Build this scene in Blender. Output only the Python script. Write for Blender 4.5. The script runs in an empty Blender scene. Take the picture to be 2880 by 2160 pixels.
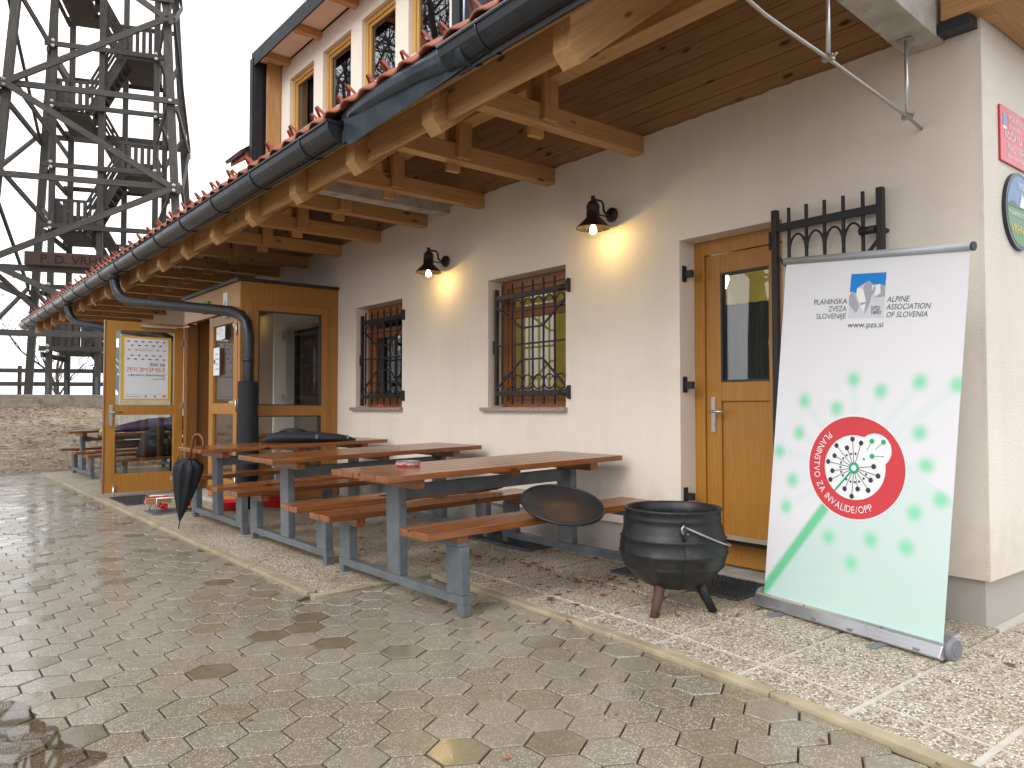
import bpy, bmesh, math, random
from mathutils import Matrix, Vector
R = math.radians
random.seed(7)
sc = bpy.context.scene
COL = sc.collection
SL = 0.025          # the terrace falls gently away from the wall
YW = 4.2            # plaster face of the facade
def gz(y): return -SL*(YW-y) if y < YW else 0.0

# ------------------------------------------------------------------ camera
cam = bpy.data.cameras.new('camera'); camo = bpy.data.objects.new('camera', cam); COL.objects.link(camo)
cam.sensor_width = 36; cam.lens = 36*2164/2880; cam.clip_end = 3000; cam.clip_start = 0.05
camo.location = (0, 0, 1.10)
camo.rotation_euler = (R(90+1.72), 0, R(90-38.8))
sc.camera = camo
sc.render.resolution_x = 1024; sc.render.resolution_y = 768
# ------------------------------------------------------------------ sky, sun, exposure
SUN_EL, SUN_AZ = 36, 168
w = bpy.data.worlds.new('World'); sc.world = w; w.use_nodes = True
nt = w.node_tree; nt.nodes.clear()
out = nt.nodes.new('ShaderNodeOutputWorld'); bg = nt.nodes.new('ShaderNodeBackground')
sky = nt.nodes.new('ShaderNodeTexSky'); sky.sky_type = 'NISHITA'; sky.sun_disc = False
sky.sun_elevation = R(SUN_EL); sky.sun_rotation = R(SUN_AZ); sky.dust_density = 6; sky.air_density = 1.2; sky.altitude = 500
hs = nt.nodes.new('ShaderNodeHueSaturation'); hs.inputs['Saturation'].default_value = 0.12; hs.inputs['Value'].default_value = 1.0
mx = nt.nodes.new('ShaderNodeMix'); mx.data_type = 'RGBA'; mx.inputs[0].default_value = 0.75
mx.inputs[7].default_value = (9.0, 9.2, 9.6, 1)     # an even white cloud deck over the clear sky
nt.links.new(sky.outputs[0], hs.inputs['Color']); nt.links.new(hs.outputs[0], mx.inputs[6])
nt.links.new(mx.outputs[2], bg.inputs[0]); bg.inputs[1].default_value = 0.13
nt.links.new(bg.outputs[0], out.inputs[0])
sun = bpy.data.lights.new('sun', 'SUN'); sun.energy = .75; sun.angle = R(40); sun.color = (1, .97, .92)
suno = bpy.data.objects.new('sun', sun); COL.objects.link(suno); suno.location = (6, -8, 12)
a, e = R(SUN_AZ), R(SUN_EL)
sdir = Vector((math.sin(a)*math.cos(e), math.cos(a)*math.cos(e), math.sin(e)))
suno.rotation_euler = sdir.to_track_quat('Z', 'Y').to_euler()
sc.view_settings.view_transform = 'Standard'; sc.view_settings.look = 'None'
sc.view_settings.gamma = 1; sc.view_settings.exposure = 0.97; sc.view_settings.use_curve_mapping = False
sc.render.engine = 'CYCLES'

# ------------------------------------------------------------------ scene helpers
WM = {}
def attach(o, par, Mw=None):
    Mw = Mw or Matrix.Identity(4)
    WM[o.name] = Mw
    if par is not None:
        o.parent = par; o.matrix_basis = WM[par.name].inverted() @ Mw
    else:
        o.matrix_basis = Mw
    return o
def tag(o, label=None, cat=None, group=None, kind=None):
    if label: o['label'] = label
    if cat: o['category'] = cat
    if group: o['group'] = group
    if kind: o['kind'] = kind
    return o
def thing(name, label, cat, loc=(0, 0, 0), group=None):
    o = bpy.data.objects.new(name, None); COL.objects.link(o); o.empty_display_size = .1
    attach(o, None, Matrix.Translation(loc)); return tag(o, label, cat, group)
def place(o, loc, rot=(0, 0, 0)):
    o.location = loc; o.rotation_euler = rot
def copy_tree(o, parent=None):
    c = o.copy(); COL.objects.link(c); c.parent = parent
    for ch in [x for x in list(bpy.data.objects) if x.parent == o]: copy_tree(ch, c)
    return c
class MB:
    def __init__(s): s.v = []; s.f = []; s.fm = []; s.sm = []
    def add(s, vs, fs, smooth=False):
        b = len(s.v); s.v += [tuple(x) for x in vs]; s.f += [tuple(i+b for i in f) for f in fs]; s.sm += [smooth]*len(fs)
        return s
    def box(s, x0, x1, y0, y1, z0, z1):
        return s.add([(x, y, z) for z in (z0, z1) for y in (y0, y1) for x in (x0, x1)],
            [(0, 2, 3, 1), (4, 5, 7, 6), (0, 1, 5, 4), (2, 6, 7, 3), (0, 4, 6, 2), (1, 3, 7, 5)])
    def beam(s, p0, p1, w, h, up=(0, 0, 1)):
        p0, p1 = Vector(p0), Vector(p1); d = (p1-p0).normalized(); u = Vector(up)
        sd = u.cross(d)
        if sd.length < 1e-5: sd = Vector((1, 0, 0)).cross(d)
        sd.normalize(); u = d.cross(sd)
        vs = []
        for p in (p0, p1):
            for a, b in ((-1, -1), (1, -1), (1, 1), (-1, 1)): vs.append(p+sd*a*w/2+u*b*h/2)
        return s.add(vs, [(3, 2, 1, 0), (4, 5, 6, 7), (0, 1, 5, 4), (1, 2, 6, 5), (2, 3, 7, 6), (3, 0, 4, 7)])
    def tube(s, path, r, n=8, caps=True, smooth=True):
        P = [Vector(p) for p in path]; rs = r if isinstance(r, (list, tuple)) else [r]*len(P)
        t0 = (P[1]-P[0]).normalized(); ref = Vector((0, 0, 1)) if abs(t0.z) < .9 else Vector((1, 0, 0))
        x = ref.cross(t0).normalized(); vs = []
        for i, p in enumerate(P):
            t = (P[min(i+1, len(P)-1)]-P[max(i-1, 0)])
            if t.length < 1e-9: t = t0
            t.normalize(); x = (x-t*x.dot(t)).normalized(); y = t.cross(x)
            for k in range(n):
                an = 2*math.pi*k/n; vs.append(p+(x*math.cos(an)+y*math.sin(an))*rs[i])
        fs = [(i*n+k, i*n+(k+1) % n, (i+1)*n+(k+1) % n, (i+1)*n+k) for i in range(len(P)-1) for k in range(n)]
        s.add(vs, fs, smooth)
        if caps:
            b = len(s.v)-len(vs); m = len(P)-1
            s.f += [tuple(b+k for k in reversed(range(n))), tuple(b+m*n+k for k in range(n))]; s.sm += [False, False]
        return s
    def lathe(s, prof, n=32, c=(0, 0, 0), smooth=True, M=None):
        vs = []; c = Vector(c)
        for r, z in prof:
            for k in range(n):
                an = 2*math.pi*k/n; p = Vector((r*math.cos(an), r*math.sin(an), z))
                if M: p = M @ p
                vs.append(p+c)
        fs = [(i*n+k, i*n+(k+1) % n, (i+1)*n+(k+1) % n, (i+1)*n+k) for i in range(len(prof)-1) for k in range(n)]
        return s.add(vs, fs, smooth)
    def prism(s, poly, fn, d0, d1):     # poly of 2-D points; fn(a,b,d) -> 3-D
        n = len(poly); vs = [fn(a, b, d0) for a, b in poly]+[fn(a, b, d1) for a, b in poly]
        return s.add(vs, [tuple(range(n-1, -1, -1)), tuple(range(n, 2*n))]+[(k, (k+1) % n, n+(k+1) % n, n+k) for k in range(n)])
    def mesh(s, name, mat=None, bevel=0, fix=True):
        me = bpy.data.meshes.new(name); me.from_pydata(s.v, [], s.f)
        me.polygons.foreach_set('use_smooth', s.sm)
        bm = bmesh.new(); bm.from_mesh(me)
        if fix: bmesh.ops.recalc_face_normals(bm, faces=bm.faces)
        if bevel: bmesh.ops.bevel(bm, geom=bm.edges[:], offset=bevel, segments=2, affect='EDGES', profile=.6)
        bm.to_mesh(me); bm.free()
        if mat: me.materials.append(mat)
        return me
    def build(s, name, mat, par=None, M=None, bevel=0, fix=True):
        o = bpy.data.objects.new(name, s.mesh(name, mat, bevel, fix)); COL.objects.link(o)
        return attach(o, par, M)
def link(name, me, par=None, M=None):
    o = bpy.data.objects.new(name, me); COL.objects.link(o); return attach(o, par, M)
PC = {}
def plank(name, p0, p1, w, h, mat, par=None, up=(0, 0, 1), bevel=.004):
    """a bar of wood or metal whose length lies along its own X axis"""
    p0, p1 = Vector(p0), Vector(p1); d = p1-p0; L = d.length; d.normalize(); u = Vector(up)
    sd = u.cross(d)
    if sd.length < 1e-5: sd = Vector((0, 1, 0)).cross(d)
    sd.normalize(); u = d.cross(sd)
    k = (round(L, 3), round(w, 4), round(h, 4), mat.name, bevel)
    if k not in PC: PC[k] = MB().box(-L/2, L/2, -w/2, w/2, -h/2, h/2).mesh(name, mat, bevel)
    M = Matrix((d, sd, u)).transposed().to_4x4(); M.translation = (p0+p1)/2
    return link(name, PC[k], par, M)
def text_mesh(s, size, mat, mirror=(), spacing=1.0, align='LEFT'):
    cu = bpy.data.curves.new('lettering', 'FONT'); cu.body = s; cu.size = size; cu.align_x = align; cu.space_character = spacing
    cu.resolution_u = 3
    o = bpy.data.objects.new('lettering', cu); COL.objects.link(o)
    bpy.context.view_layer.update()
    me = bpy.data.meshes.new_from_object(o.evaluated_get(bpy.context.evaluated_depsgraph_get()))
    bpy.data.objects.remove(o); me.materials.clear()
    if mat: me.materials.append(mat)
    return me
def width(me): xs = [v.co.x for v in me.vertices]; return (min(xs), max(xs)) if xs else (0, 0)
def basis(ox, ax, ay, az=None):
    ax, ay = Vector(ax).normalized(), Vector(ay).normalized(); az = Vector(az) if az else ax.cross(ay)
    M = Matrix((ax, ay, az)).transposed().to_4x4(); M.translation = ox; return M

# ------------------------------------------------------------------ materials
def newmat(name, col=(.5, .5, .5), rough=.6, metal=0, spec=.5):
    m = bpy.data.materials.new(name); m.use_nodes = True; n = m.node_tree; b = n.nodes['Principled BSDF']
    b.inputs['Base Color'].default_value = (*col, 1); b.inputs['Roughness'].default_value = rough
    b.inputs['Metallic'].default_value = metal; b.inputs['Specular IOR Level'].default_value = spec
    return m, n, b
def N(n, t, **kw):
    o = n.nodes.new(t)
    for k, v in kw.items():
        if k.startswith('i_'):
            key = k[2:]; key = int(key) if key.isdigit() else key.replace('_', ' ')
            o.inputs[key].default_value = v
        else: setattr(o, k, v)
    return o
def ramp(n, fac, stops, interp='LINEAR'):
    r = n.nodes.new('ShaderNodeValToRGB'); r.color_ramp.interpolation = interp
    el = r.color_ramp.elements
    while len(el) < len(stops): el.new(.5)
    for x, (p, c) in zip(el, stops): x.position = p; x.color = (*c, 1) if len(c) == 3 else c
    n.links.new(fac, r.inputs[0]); return r.outputs[0]
def mapping(n, scale=(1, 1, 1), rnd=0, coord='Object'):
    tc = N(n, 'ShaderNodeTexCoord'); mp = N(n, 'ShaderNodeMapping'); mp.inputs['Scale'].default_value = scale
    src = tc.outputs[coord]
    if rnd:
        oi = N(n, 'ShaderNodeObjectInfo'); ml = N(n, 'ShaderNodeMath', operation='MULTIPLY', i_1=rnd)
        n.links.new(oi.outputs['Random'], ml.inputs[0])
        va = N(n, 'ShaderNodeVectorMath', operation='ADD'); n.links.new(src, va.inputs[0]); n.links.new(ml.outputs[0], va.inputs[1]); src = va.outputs[0]
    n.links.new(src, mp.inputs[0]); return mp.outputs[0]
def mixc(n, fac, a, b, blend='MIX'):
    m = N(n, 'ShaderNodeMix', data_type='RGBA', blend_type=blend)
    for s, v in ((0, fac), (6, a), (7, b)):
        if hasattr(v, 'links') or hasattr(v, 'is_linked'): n.links.new(v, m.inputs[s])
        else: m.inputs[s].default_value = v if s == 0 else ((*v, 1) if len(v) == 3 else v)
    return m.outputs[2]
def bump(n, b, h, strength=.3, dist=.01):
    bp = N(n, 'ShaderNodeBump', i_Strength=strength, i_Distance=dist); n.links.new(h, bp.inputs['Height'])
    n.links.new(bp.outputs[0], b.inputs['Normal'])
def plain(name, col, rough=.5, metal=0, var=.12, scale=6, bmp=0, spec=.5, bscale=60):
    """painted or metal surface with slight unevenness"""
    m, n, b = newmat(name, col, rough, metal, spec); v = mapping(n, rnd=37)
    t = N(n, 'ShaderNodeTexNoise', i_Scale=scale, i_Detail=5); n.links.new(v, t.inputs['Vector'])
    lo = tuple(c*(1-var) for c in col); hi = tuple(min(1, c*(1+var)) for c in col)
    n.links.new(ramp(n, t.outputs['Fac'], [(.3, lo), (.7, hi)]), b.inputs['Base Color'])
    n.links.new(ramp(n, t.outputs['Fac'], [(.3, (max(0, rough-.08),)*3), (.7, (min(1, rough+.08),)*3)]), b.inputs['Roughness'])
    if bmp:
        t2 = N(n, 'ShaderNodeTexNoise', i_Scale=bscale, i_Detail=4); n.links.new(v, t2.inputs['Vector']); bump(n, b, t2.outputs['Fac'], bmp, .004)
    return m
def wood(name, c0, c1, rough=.5, axis=0, knots=True, fine=1.0, spec=.4, kcol=None):
    m, n, b = newmat(name, c0, rough, 0, spec)
    s = [9*fine]*3; s[axis] = .9*fine
    v = mapping(n, tuple(s), rnd=53)
    t = N(n, 'ShaderNodeTexNoise', i_Scale=2.2, i_Detail=6, i_Roughness=.6, i_Distortion=.6); n.links.new(v, t.inputs['Vector'])
    s2 = [60*fine]*3; s2[axis] = 2.0*fine
    v2 = mapping(n, tuple(s2), rnd=53)
    t2 = N(n, 'ShaderNodeTexNoise', i_Scale=1.5, i_Detail=3); n.links.new(v2, t2.inputs['Vector'])
    c = ramp(n, t.outputs['Fac'], [(.28, c0), (.72, c1)])
    c = mixc(n, .35, c, ramp(n, t2.outputs['Fac'], [(.35, tuple(x*.55 for x in c0)), (.65, c1)]), 'MIX')
    oi = N(n, 'ShaderNodeObjectInfo')
    c = mixc(n, .5, c, ramp(n, oi.outputs['Random'], [(0, (.72, .70, .68)), (1, (1.0, 1.0, 1.0))]), 'MULTIPLY')
    if knots:
        s3 = [7]*3; s3[axis] = 2.6
        v3 = mapping(n, tuple(s3), rnd=91)
        k = N(n, 'ShaderNodeTexVoronoi', i_Scale=1.0); n.links.new(v3, k.inputs['Vector'])
        kc = kcol or tuple(x*.25 for x in c0)
        c = mixc(n, ramp(n, k.outputs['Distance'], [(.07, (1, 1, 1)), (.14, (0, 0, 0))]), c, kc)
    n.links.new(c, b.inputs['Base Color'])
    bump(n, b, t2.outputs['Fac'], .25, .002)
    return m
def plaster(name, col, stren=.55, scale=120, streak=True):
    m, n, b = newmat(name, col, .9, 0, .2); v = mapping(n)
    t = N(n, 'ShaderNodeTexNoise', i_Scale=scale, i_Detail=4, i_Roughness=.65); n.links.new(v, t.inputs['Vector'])
    t2 = N(n, 'ShaderNodeTexNoise', i_Scale=1.3, i_Detail=5); n.links.new(v, t2.inputs['Vector'])
    n.links.new(ramp(n, t2.outputs['Fac'], [(.3, tuple(c*.94 for c in col)), (.7, tuple(min(1, c*1.04) for c in col))]), b.inputs['Base Color'])
    if streak:
        vs = mapping(n, (4.5, 4.5, .35)); t3 = N(n, 'ShaderNodeTexNoise', i_Scale=1.4, i_Detail=5, i_Roughness=.6); n.links.new(vs, t3.inputs['Vector'])
        c = mixc(n, 1.0, b.inputs['Base Color'].links[0].from_socket, ramp(n, t3.outputs['Fac'], [(.30, (.965, .96, .95)), (.6, (1, 1, 1))]), 'MULTIPLY')
        sx = N(n, 'ShaderNodeSeparateXYZ'); n.links.new(v, sx.inputs[0]); t4 = N(n, 'ShaderNodeTexNoise', i_Scale=9, i_Detail=6, i_Roughness=.7); n.links.new(v, t4.inputs['Vector'])
        ad = N(n, 'ShaderNodeMath', operation='MULTIPLY_ADD', i_1=-.9, i_2=.62); n.links.new(t4.outputs['Fac'], ad.inputs[0])
        sb = N(n, 'ShaderNodeMath', operation='SUBTRACT'); n.links.new(sx.outputs[2], sb.inputs[0]); n.links.new(ad.outputs[0], sb.inputs[1])
        c = mixc(n, 1.0, c, ramp(n, sb.outputs[0], [(.10, (.90, .88, .84)), (.42, (1, 1, 1))]), 'MULTIPLY')
        n.links.new(c, b.inputs['Base Color'])
    bump(n, b, t.outputs['Fac'], stren, .012); return m
def pebble(name, scale, stops, gap, rough=.55, dirt=.5, bs=.6):
    m, n, b = newmat(name, (.4, .35, .3), rough); v = mapping(n)
    ds = N(n, 'ShaderNodeTexNoise', i_Scale=scale*.7, i_Detail=2); n.links.new(v, ds.inputs['Vector'])
    vv = N(n, 'ShaderNodeMix', data_type='VECTOR', i_0=.012); n.links.new(v, vv.inputs[4]); n.links.new(ds.outputs['Color'], vv.inputs[5])
    vo = N(n, 'ShaderNodeTexVoronoi', i_Scale=scale); n.links.new(vv.outputs[1], vo.inputs['Vector'])
    ve = N(n, 'ShaderNodeTexVoronoi', i_Scale=scale, feature='DISTANCE_TO_EDGE'); n.links.new(vv.outputs[1], ve.inputs['Vector'])
    sp = N(n, 'ShaderNodeSeparateColor'); n.links.new(vo.outputs['Color'], sp.inputs[0])
    c = ramp(n, sp.outputs[0], stops, 'CONSTANT')
    c = mixc(n, ramp(n, ve.outputs['Distance'], [(.02, (0, 0, 0)), (.14, (1, 1, 1))]), gap, c)
    d = N(n, 'ShaderNodeTexNoise', i_Scale=1.6, i_Detail=6, i_Roughness=.65); n.links.new(v, d.inputs['Vector'])
    c = mixc(n, 1.0, c, ramp(n, d.outputs['Fac'], [(.32, (1-dirt*.6, 1-dirt*.68, 1-dirt*.8)), (.58, (1, 1, 1))]), 'MULTIPLY')
    n.links.new(c, b.inputs['Base Color'])
    bump(n, b, ve.outputs['Distance'], bs, .012); return m
def paver(name):
    m, n, b = newmat(name, (.35, .31, .24), .35, 0, .5); v = mapping(n, rnd=71)
    oi = N(n, 'ShaderNodeObjectInfo'); at = N(n, 'ShaderNodeAttribute', attribute_name='rnd')
    ad = N(n, 'ShaderNodeMath', operation='ADD'); n.links.new(oi.outputs['Random'], ad.inputs[0]); n.links.new(at.outputs['Fac'], ad.inputs[1])
    fr = N(n, 'ShaderNodeMath', operation='FRACT'); n.links.new(ad.outputs[0], fr.inputs[0]); rnd = fr.outputs[0]
    base = ramp(n, rnd, [(0, (.208, .175, .120)), (.3, (.228, .200, .150)), (.6, (.216, .192, .149)), (.9, (.200, .169, .114)), (.965, (.172, .144, .094)), (1, (.15, .125, .081))])
    t = N(n, 'ShaderNodeTexNoise', i_Scale=14, i_Detail=6, i_Roughness=.7); n.links.new(v, t.inputs['Vector'])
    base = mixc(n, .55, base, ramp(n, t.outputs['Fac'], [(.3, (.72, .70, .66)), (.7, (1.15, 1.15, 1.12))]), 'MULTIPLY')
    vo = N(n, 'ShaderNodeTexVoronoi', i_Scale=125); n.links.new(v, vo.inputs['Vector'])
    sp = N(n, 'ShaderNodeSeparateColor'); n.links.new(vo.outputs['Color'], sp.inputs[0])
    msk = ramp(n, sp.outputs[0], [(.0, (1, 1, 1)), (.5, (0, 0, 0))], 'CONSTANT')
    near = ramp(n, vo.outputs['Distance'], [(.28, (1, 1, 1)), (.5, (0, 0, 0))])
    amt = ramp(n, rnd, [(0, (1.,)*3), (.3, (.65,)*3), (.5, (.95,)*3), (.7, (1.,)*3), (.9, (.75,)*3), (.96, (.1,)*3)])
    k = mixc(n, 1.0, mixc(n, 1.0, msk, near, 'MULTIPLY'), amt, 'MULTIPLY')
    wx = N(n, 'ShaderNodeTexNoise', i_Scale=6, i_Detail=3); n.links.new(v, wx.inputs['Vector'])
    k = mixc(n, 1.0, k, ramp(n, wx.outputs['Fac'], [(.30, (.45,)*3), (.55, (1,)*3)]), 'MULTIPLY')
    c = mixc(n, k, base, (.50, .455, .36))
    # the wet film of the rain, lying in large uneven patches over the stones
    tg = N(n, 'ShaderNodeNewGeometry'); w1 = N(n, 'ShaderNodeTexNoise', i_Scale=.9, i_Detail=4); n.links.new(tg.outputs['Position'], w1.inputs['Vector'])
    n.links.new(c, b.inputs['Base Color'])
    wr = ramp(n, w1.outputs['Fac'], [(.38, (.16,)*3), (.62, (.44,)*3)])
    wr = mixc(n, ramp(n, rnd, [(0, (1,)*3), (.035, (1,)*3), (.045, (0,)*3), (.93, (0,)*3), (.96, (1,)*3)]), wr, (.04, .04, .04)); n.links.new(wr, b.inputs['Roughness']); b.inputs['Coat Weight'].default_value = .35; b.inputs['Coat IOR'].default_value = 1.33; b.inputs['Coat Roughness'].default_value = .10
    bump(n, b, mixc(n, .5, t.outputs['Fac'], vo.outputs['Distance']), .12, .004); return m
def thin_glass(name, tint=(1, 1, 1), ior=1.55, dirt=0.0):
    m = bpy.data.materials.new(name); m.use_nodes = True; n = m.node_tree; n.nodes.clear()
    o = N(n, 'ShaderNodeOutputMaterial'); tr = N(n, 'ShaderNodeBsdfTransparent'); tr.inputs[0].default_value = (*tint, 1)
    gl = N(n, 'ShaderNodeBsdfGlossy', i_Roughness=.01); fr = N(n, 'ShaderNodeFresnel', i_IOR=ior)
    gm = N(n, 'ShaderNodeNewGeometry'); io = N(n, 'ShaderNodeMapRange', i_3=ior, i_4=1/ior)     # the same pane from both sides
    n.links.new(gm.outputs['Backfacing'], io.inputs[0]); n.links.new(io.outputs[0], fr.inputs['IOR'])
    mx = N(n, 'ShaderNodeMixShader'); n.links.new(fr.outputs[0], mx.inputs[0]); n.links.new(tr.outputs[0], mx.inputs[1]); n.links.new(gl.outputs[0], mx.inputs[2])
    n.links.new(mx.outputs[0], o.inputs[0]); return m
def emit(name, col, s):
    m = bpy.data.materials.new(name); m.use_nodes = True; n = m.node_tree; n.nodes.clear()
    o = N(n, 'ShaderNodeOutputMaterial'); e = N(n, 'ShaderNodeEmission', i_Strength=s); e.inputs[0].default_value = (*col, 1)
    n.links.new(e.outputs[0], o.inputs[0]); return m

m_plaster = plaster('plaster_cream', (.755, .685, .595), .5, 110)
m_side = plaster('plaster_side', (.755, .70, .62), .7, 95)
m_plinth = plaster('plinth_render', (.40, .37, .33), .3, 160, False)
m_beam = wood('wood_spruce_beam', (.45, .235, .088), (.58, .345, .15), .5)
m_board = wood('wood_spruce_board', (.42, .238, .105), (.53, .325, .16), .55)
m_fascia = plain('fascia_dark', (.020, .022, .028), .55, 0, .2, 5, spec=.25)
m_door = wood('wood_larch_door', (.415, .185, .030), (.445, .205, .036), .36, axis=2, knots=False)
m_doorx = wood('wood_larch_door_rail', (.415, .185, .030), (.445, .205, .036), .36, axis=1, knots=False)
m_jamb = wood('wood_larch_dark', (.22, .085, .02), (.30, .12, .03), .42, axis=2, knots=False)
m_wframe = wood('wood_window_frame', (.52, .29, .07), (.60, .36, .10), .4, axis=2, knots=False)
m_wframeb = wood('wood_window_frame_brown', (.27, .10, .025), (.36, .145, .04), .45, axis=2, knots=False)
m_table = wood('wood_table_varnished', (.125, .040, .011), (.335, .118, .034), .22, spec=.55, fine=1.3)
m_tower = wood('wood_tower_weathered', (.058, .052, .047), (.135, .124, .112), .85, knots=False)
m_carved = wood('wood_carved_sign', (.06, .035, .025), (.10, .06, .045), .8, knots=False)
m_lettercut = plain('carved_letter', (.018, .012, .010), .9)
m_steel = plain('steel_paint_grey', (.108, .121, .131), .42, .0, .22, 9, .1)
m_iron = plain('wrought_iron_black', (.022, .021, .021), .5, .3, .3, 20, .15)
m_gutter = plain('gutter_anthracite', (.022, .025, .031), .30, .12, .22, 4)
m_zinc = plain('zinc_blue_grey', (.034, .046, .060), .25, .35, .25, 5)
m_pipe = plain('downpipe_anthracite', (.018, .020, .024), .42, .1, .2, 4)
m_wrap = plain('black_sleeve', (.012, .013, .017), .85, 0, .25, 7, .3)
m_tile = plain('roof_tile_red', (.33, .105, .055), .5, 0, .28, 9, .15)
m_guard = plain('snow_guard_red', (.24, .055, .030), .5, .1)
m_alu = plain('aluminium', (.62, .63, .65), .32, .85, .05, 3)
m_plastic = plain('grey_plastic', (.16, .165, .175), .5)
m_black = plain('black_plastic', (.02, .02, .022), .45)
m_conc = plain('concrete_raw', (.42, .40, .36), .85, 0, .2, 9, .4)
m_conc2 = plain('concrete_old', (.27, .235, .18), .9, 0, .3, 5, .5)
m_castiron = plain('cast_iron', (.012, .0125, .014), .46, .15, .4, 12, .25)
m_rust = plain('cast_iron_rusty_leg', (.085, .045, .032), .7, .2, .4, 14, .3)
m_wire = plain('galvanised_wire', (.45, .44, .40), .4, .8)
m_red = plain('red_plastic', (.52, .012, .014), .32, 0, .12)
def chipped(m, col, lo, hi, scale):
    n = m.node_tree; b = n.nodes['Principled BSDF']; v = mapping(n, rnd=29)
    t = N(n, 'ShaderNodeTexNoise', i_Scale=scale, i_Detail=8, i_Roughness=.72); n.links.new(v, t.inputs['Vector'])
    n.links.new(mixc(n, ramp(n, t.outputs['Fac'], [(lo, (0, 0, 0)), (hi, (1, 1, 1))]), b.inputs['Base Color'].links[0].from_socket, col), b.inputs['Base Color'])
chipped(m_steel, (.050, .034, .026), .63, .68, 16); chipped(m_castiron, (.050, .040, .035), .54, .72, 7); chipped(m_conc, (.24, .22, .19), .56, .66, 6)
m_granite = pebble('granite_sill', 260, [(0, (.42, .33, .27)), (.35, (.20, .13, .11)), (.55, (.55, .47, .40)), (.8, (.10, .075, .07))], (.2, .15, .13), .35, .0, .1)
PEB = [(0, (.56, .49, .37)), (.2, (.40, .32, .22)), (.38, (.72, .66, .55)), (.56, (.23, .17, .115)), (.7, (.50, .42, .30)), (.83, (.70, .67, .61)), (.93, (.13, .10, .08))]
m_peb = pebble('washed_pebble_terrace', 92, PEB, (.20, .16, .11), .45, .42)
m_slab = pebble('washed_pebble_slab', 100, [(p, tuple(min(1, x*1.12) for x in c)) for p, c in PEB], (.25, .21, .16), .45, .22)
m_joint = plain('joint_mortar', (.52, .485, .42), .8, 0, .15, 12, .3)
m_kerb = plain('kerb_concrete', (.34, .285, .185), .5, 0, .28, 5, .4)
m_paver = paver('hexagon_paver_wet')
m_bed = plain('paving_joint_sand', (.045, .038, .027), .6, 0, .3, 20, .4)
m_glass = thin_glass('window_glass', (.88, .90, .89), 1.75)
m_glass2 = thin_glass('coated_glass', (.45, .48, .48), 2.8)
m_globe = thin_glass('lamp_globe_glass', (.97, .97, .95), 1.35)
m_bulb = emit('bulb_glow', (1, .72, .30), 30)
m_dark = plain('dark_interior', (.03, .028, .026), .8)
m_yellow = plain('room_wall_yellow', (.60, .54, .20), .8)
m_white = plain('white_print', (.76, .76, .78), .5, 0, .02)
m_paper = plain('white_paper', (.72, .72, .74), .6, 0, .03)
m_grey = plain('print_grey', (.34, .34, .38), .5, 0, .02)
m_dgrey = plain('print_dark_grey', (.085, .085, .095), .5, 0, .02)
m_lgrey = plain('print_light_grey', (.56, .57, .62), .5, 0, .02)
m_ink = plain('print_ink', (.035, .035, .042), .5, 0, .02)
m_blue = plain('print_blue', (.0, .20, .58), .5, 0, .02)
m_pred = plain('print_red', (.56, .045, .055), .45, 0, .02)
m_pgreen = plain('print_green', (.015, .36, .16), .5, 0, .02)
m_orange = plain('print_orange', (.62, .22, .03), .5, 0, .02)
m_yel = plain('print_yellow', (.68, .40, .01), .5, 0, .03)
m_net = plain('net_curtain', (.62, .63, .66), .8)
m_cloth = plain('black_cloth', (.010, .011, .016), .75, 0, .4, 14, .4)
m_purple = plain('purple_cloth', (.035, .016, .065), .7, 0, .5, 9, .4)
m_ycloth = plain('yellow_cloth', (.48, .42, .02), .6, 0, .2)
m_handle = wood('umbrella_handle_wood', (.12, .035, .015), (.19, .06, .025), .3, knots=False)
m_bark = wood('bark_grey', (.060, .050, .042), (.13, .112, .095), .95, axis=2, knots=False)
m_leaf = plain('dead_leaf', (.20, .075, .028), .8, 0, .6, 30)
m_litter = plain('dead_leaf_pale', (.36, .275, .185), .9, 0, .5, 30)
m_chrome = plain('brushed_steel', (.45, .44, .41), .3, .9)

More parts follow.
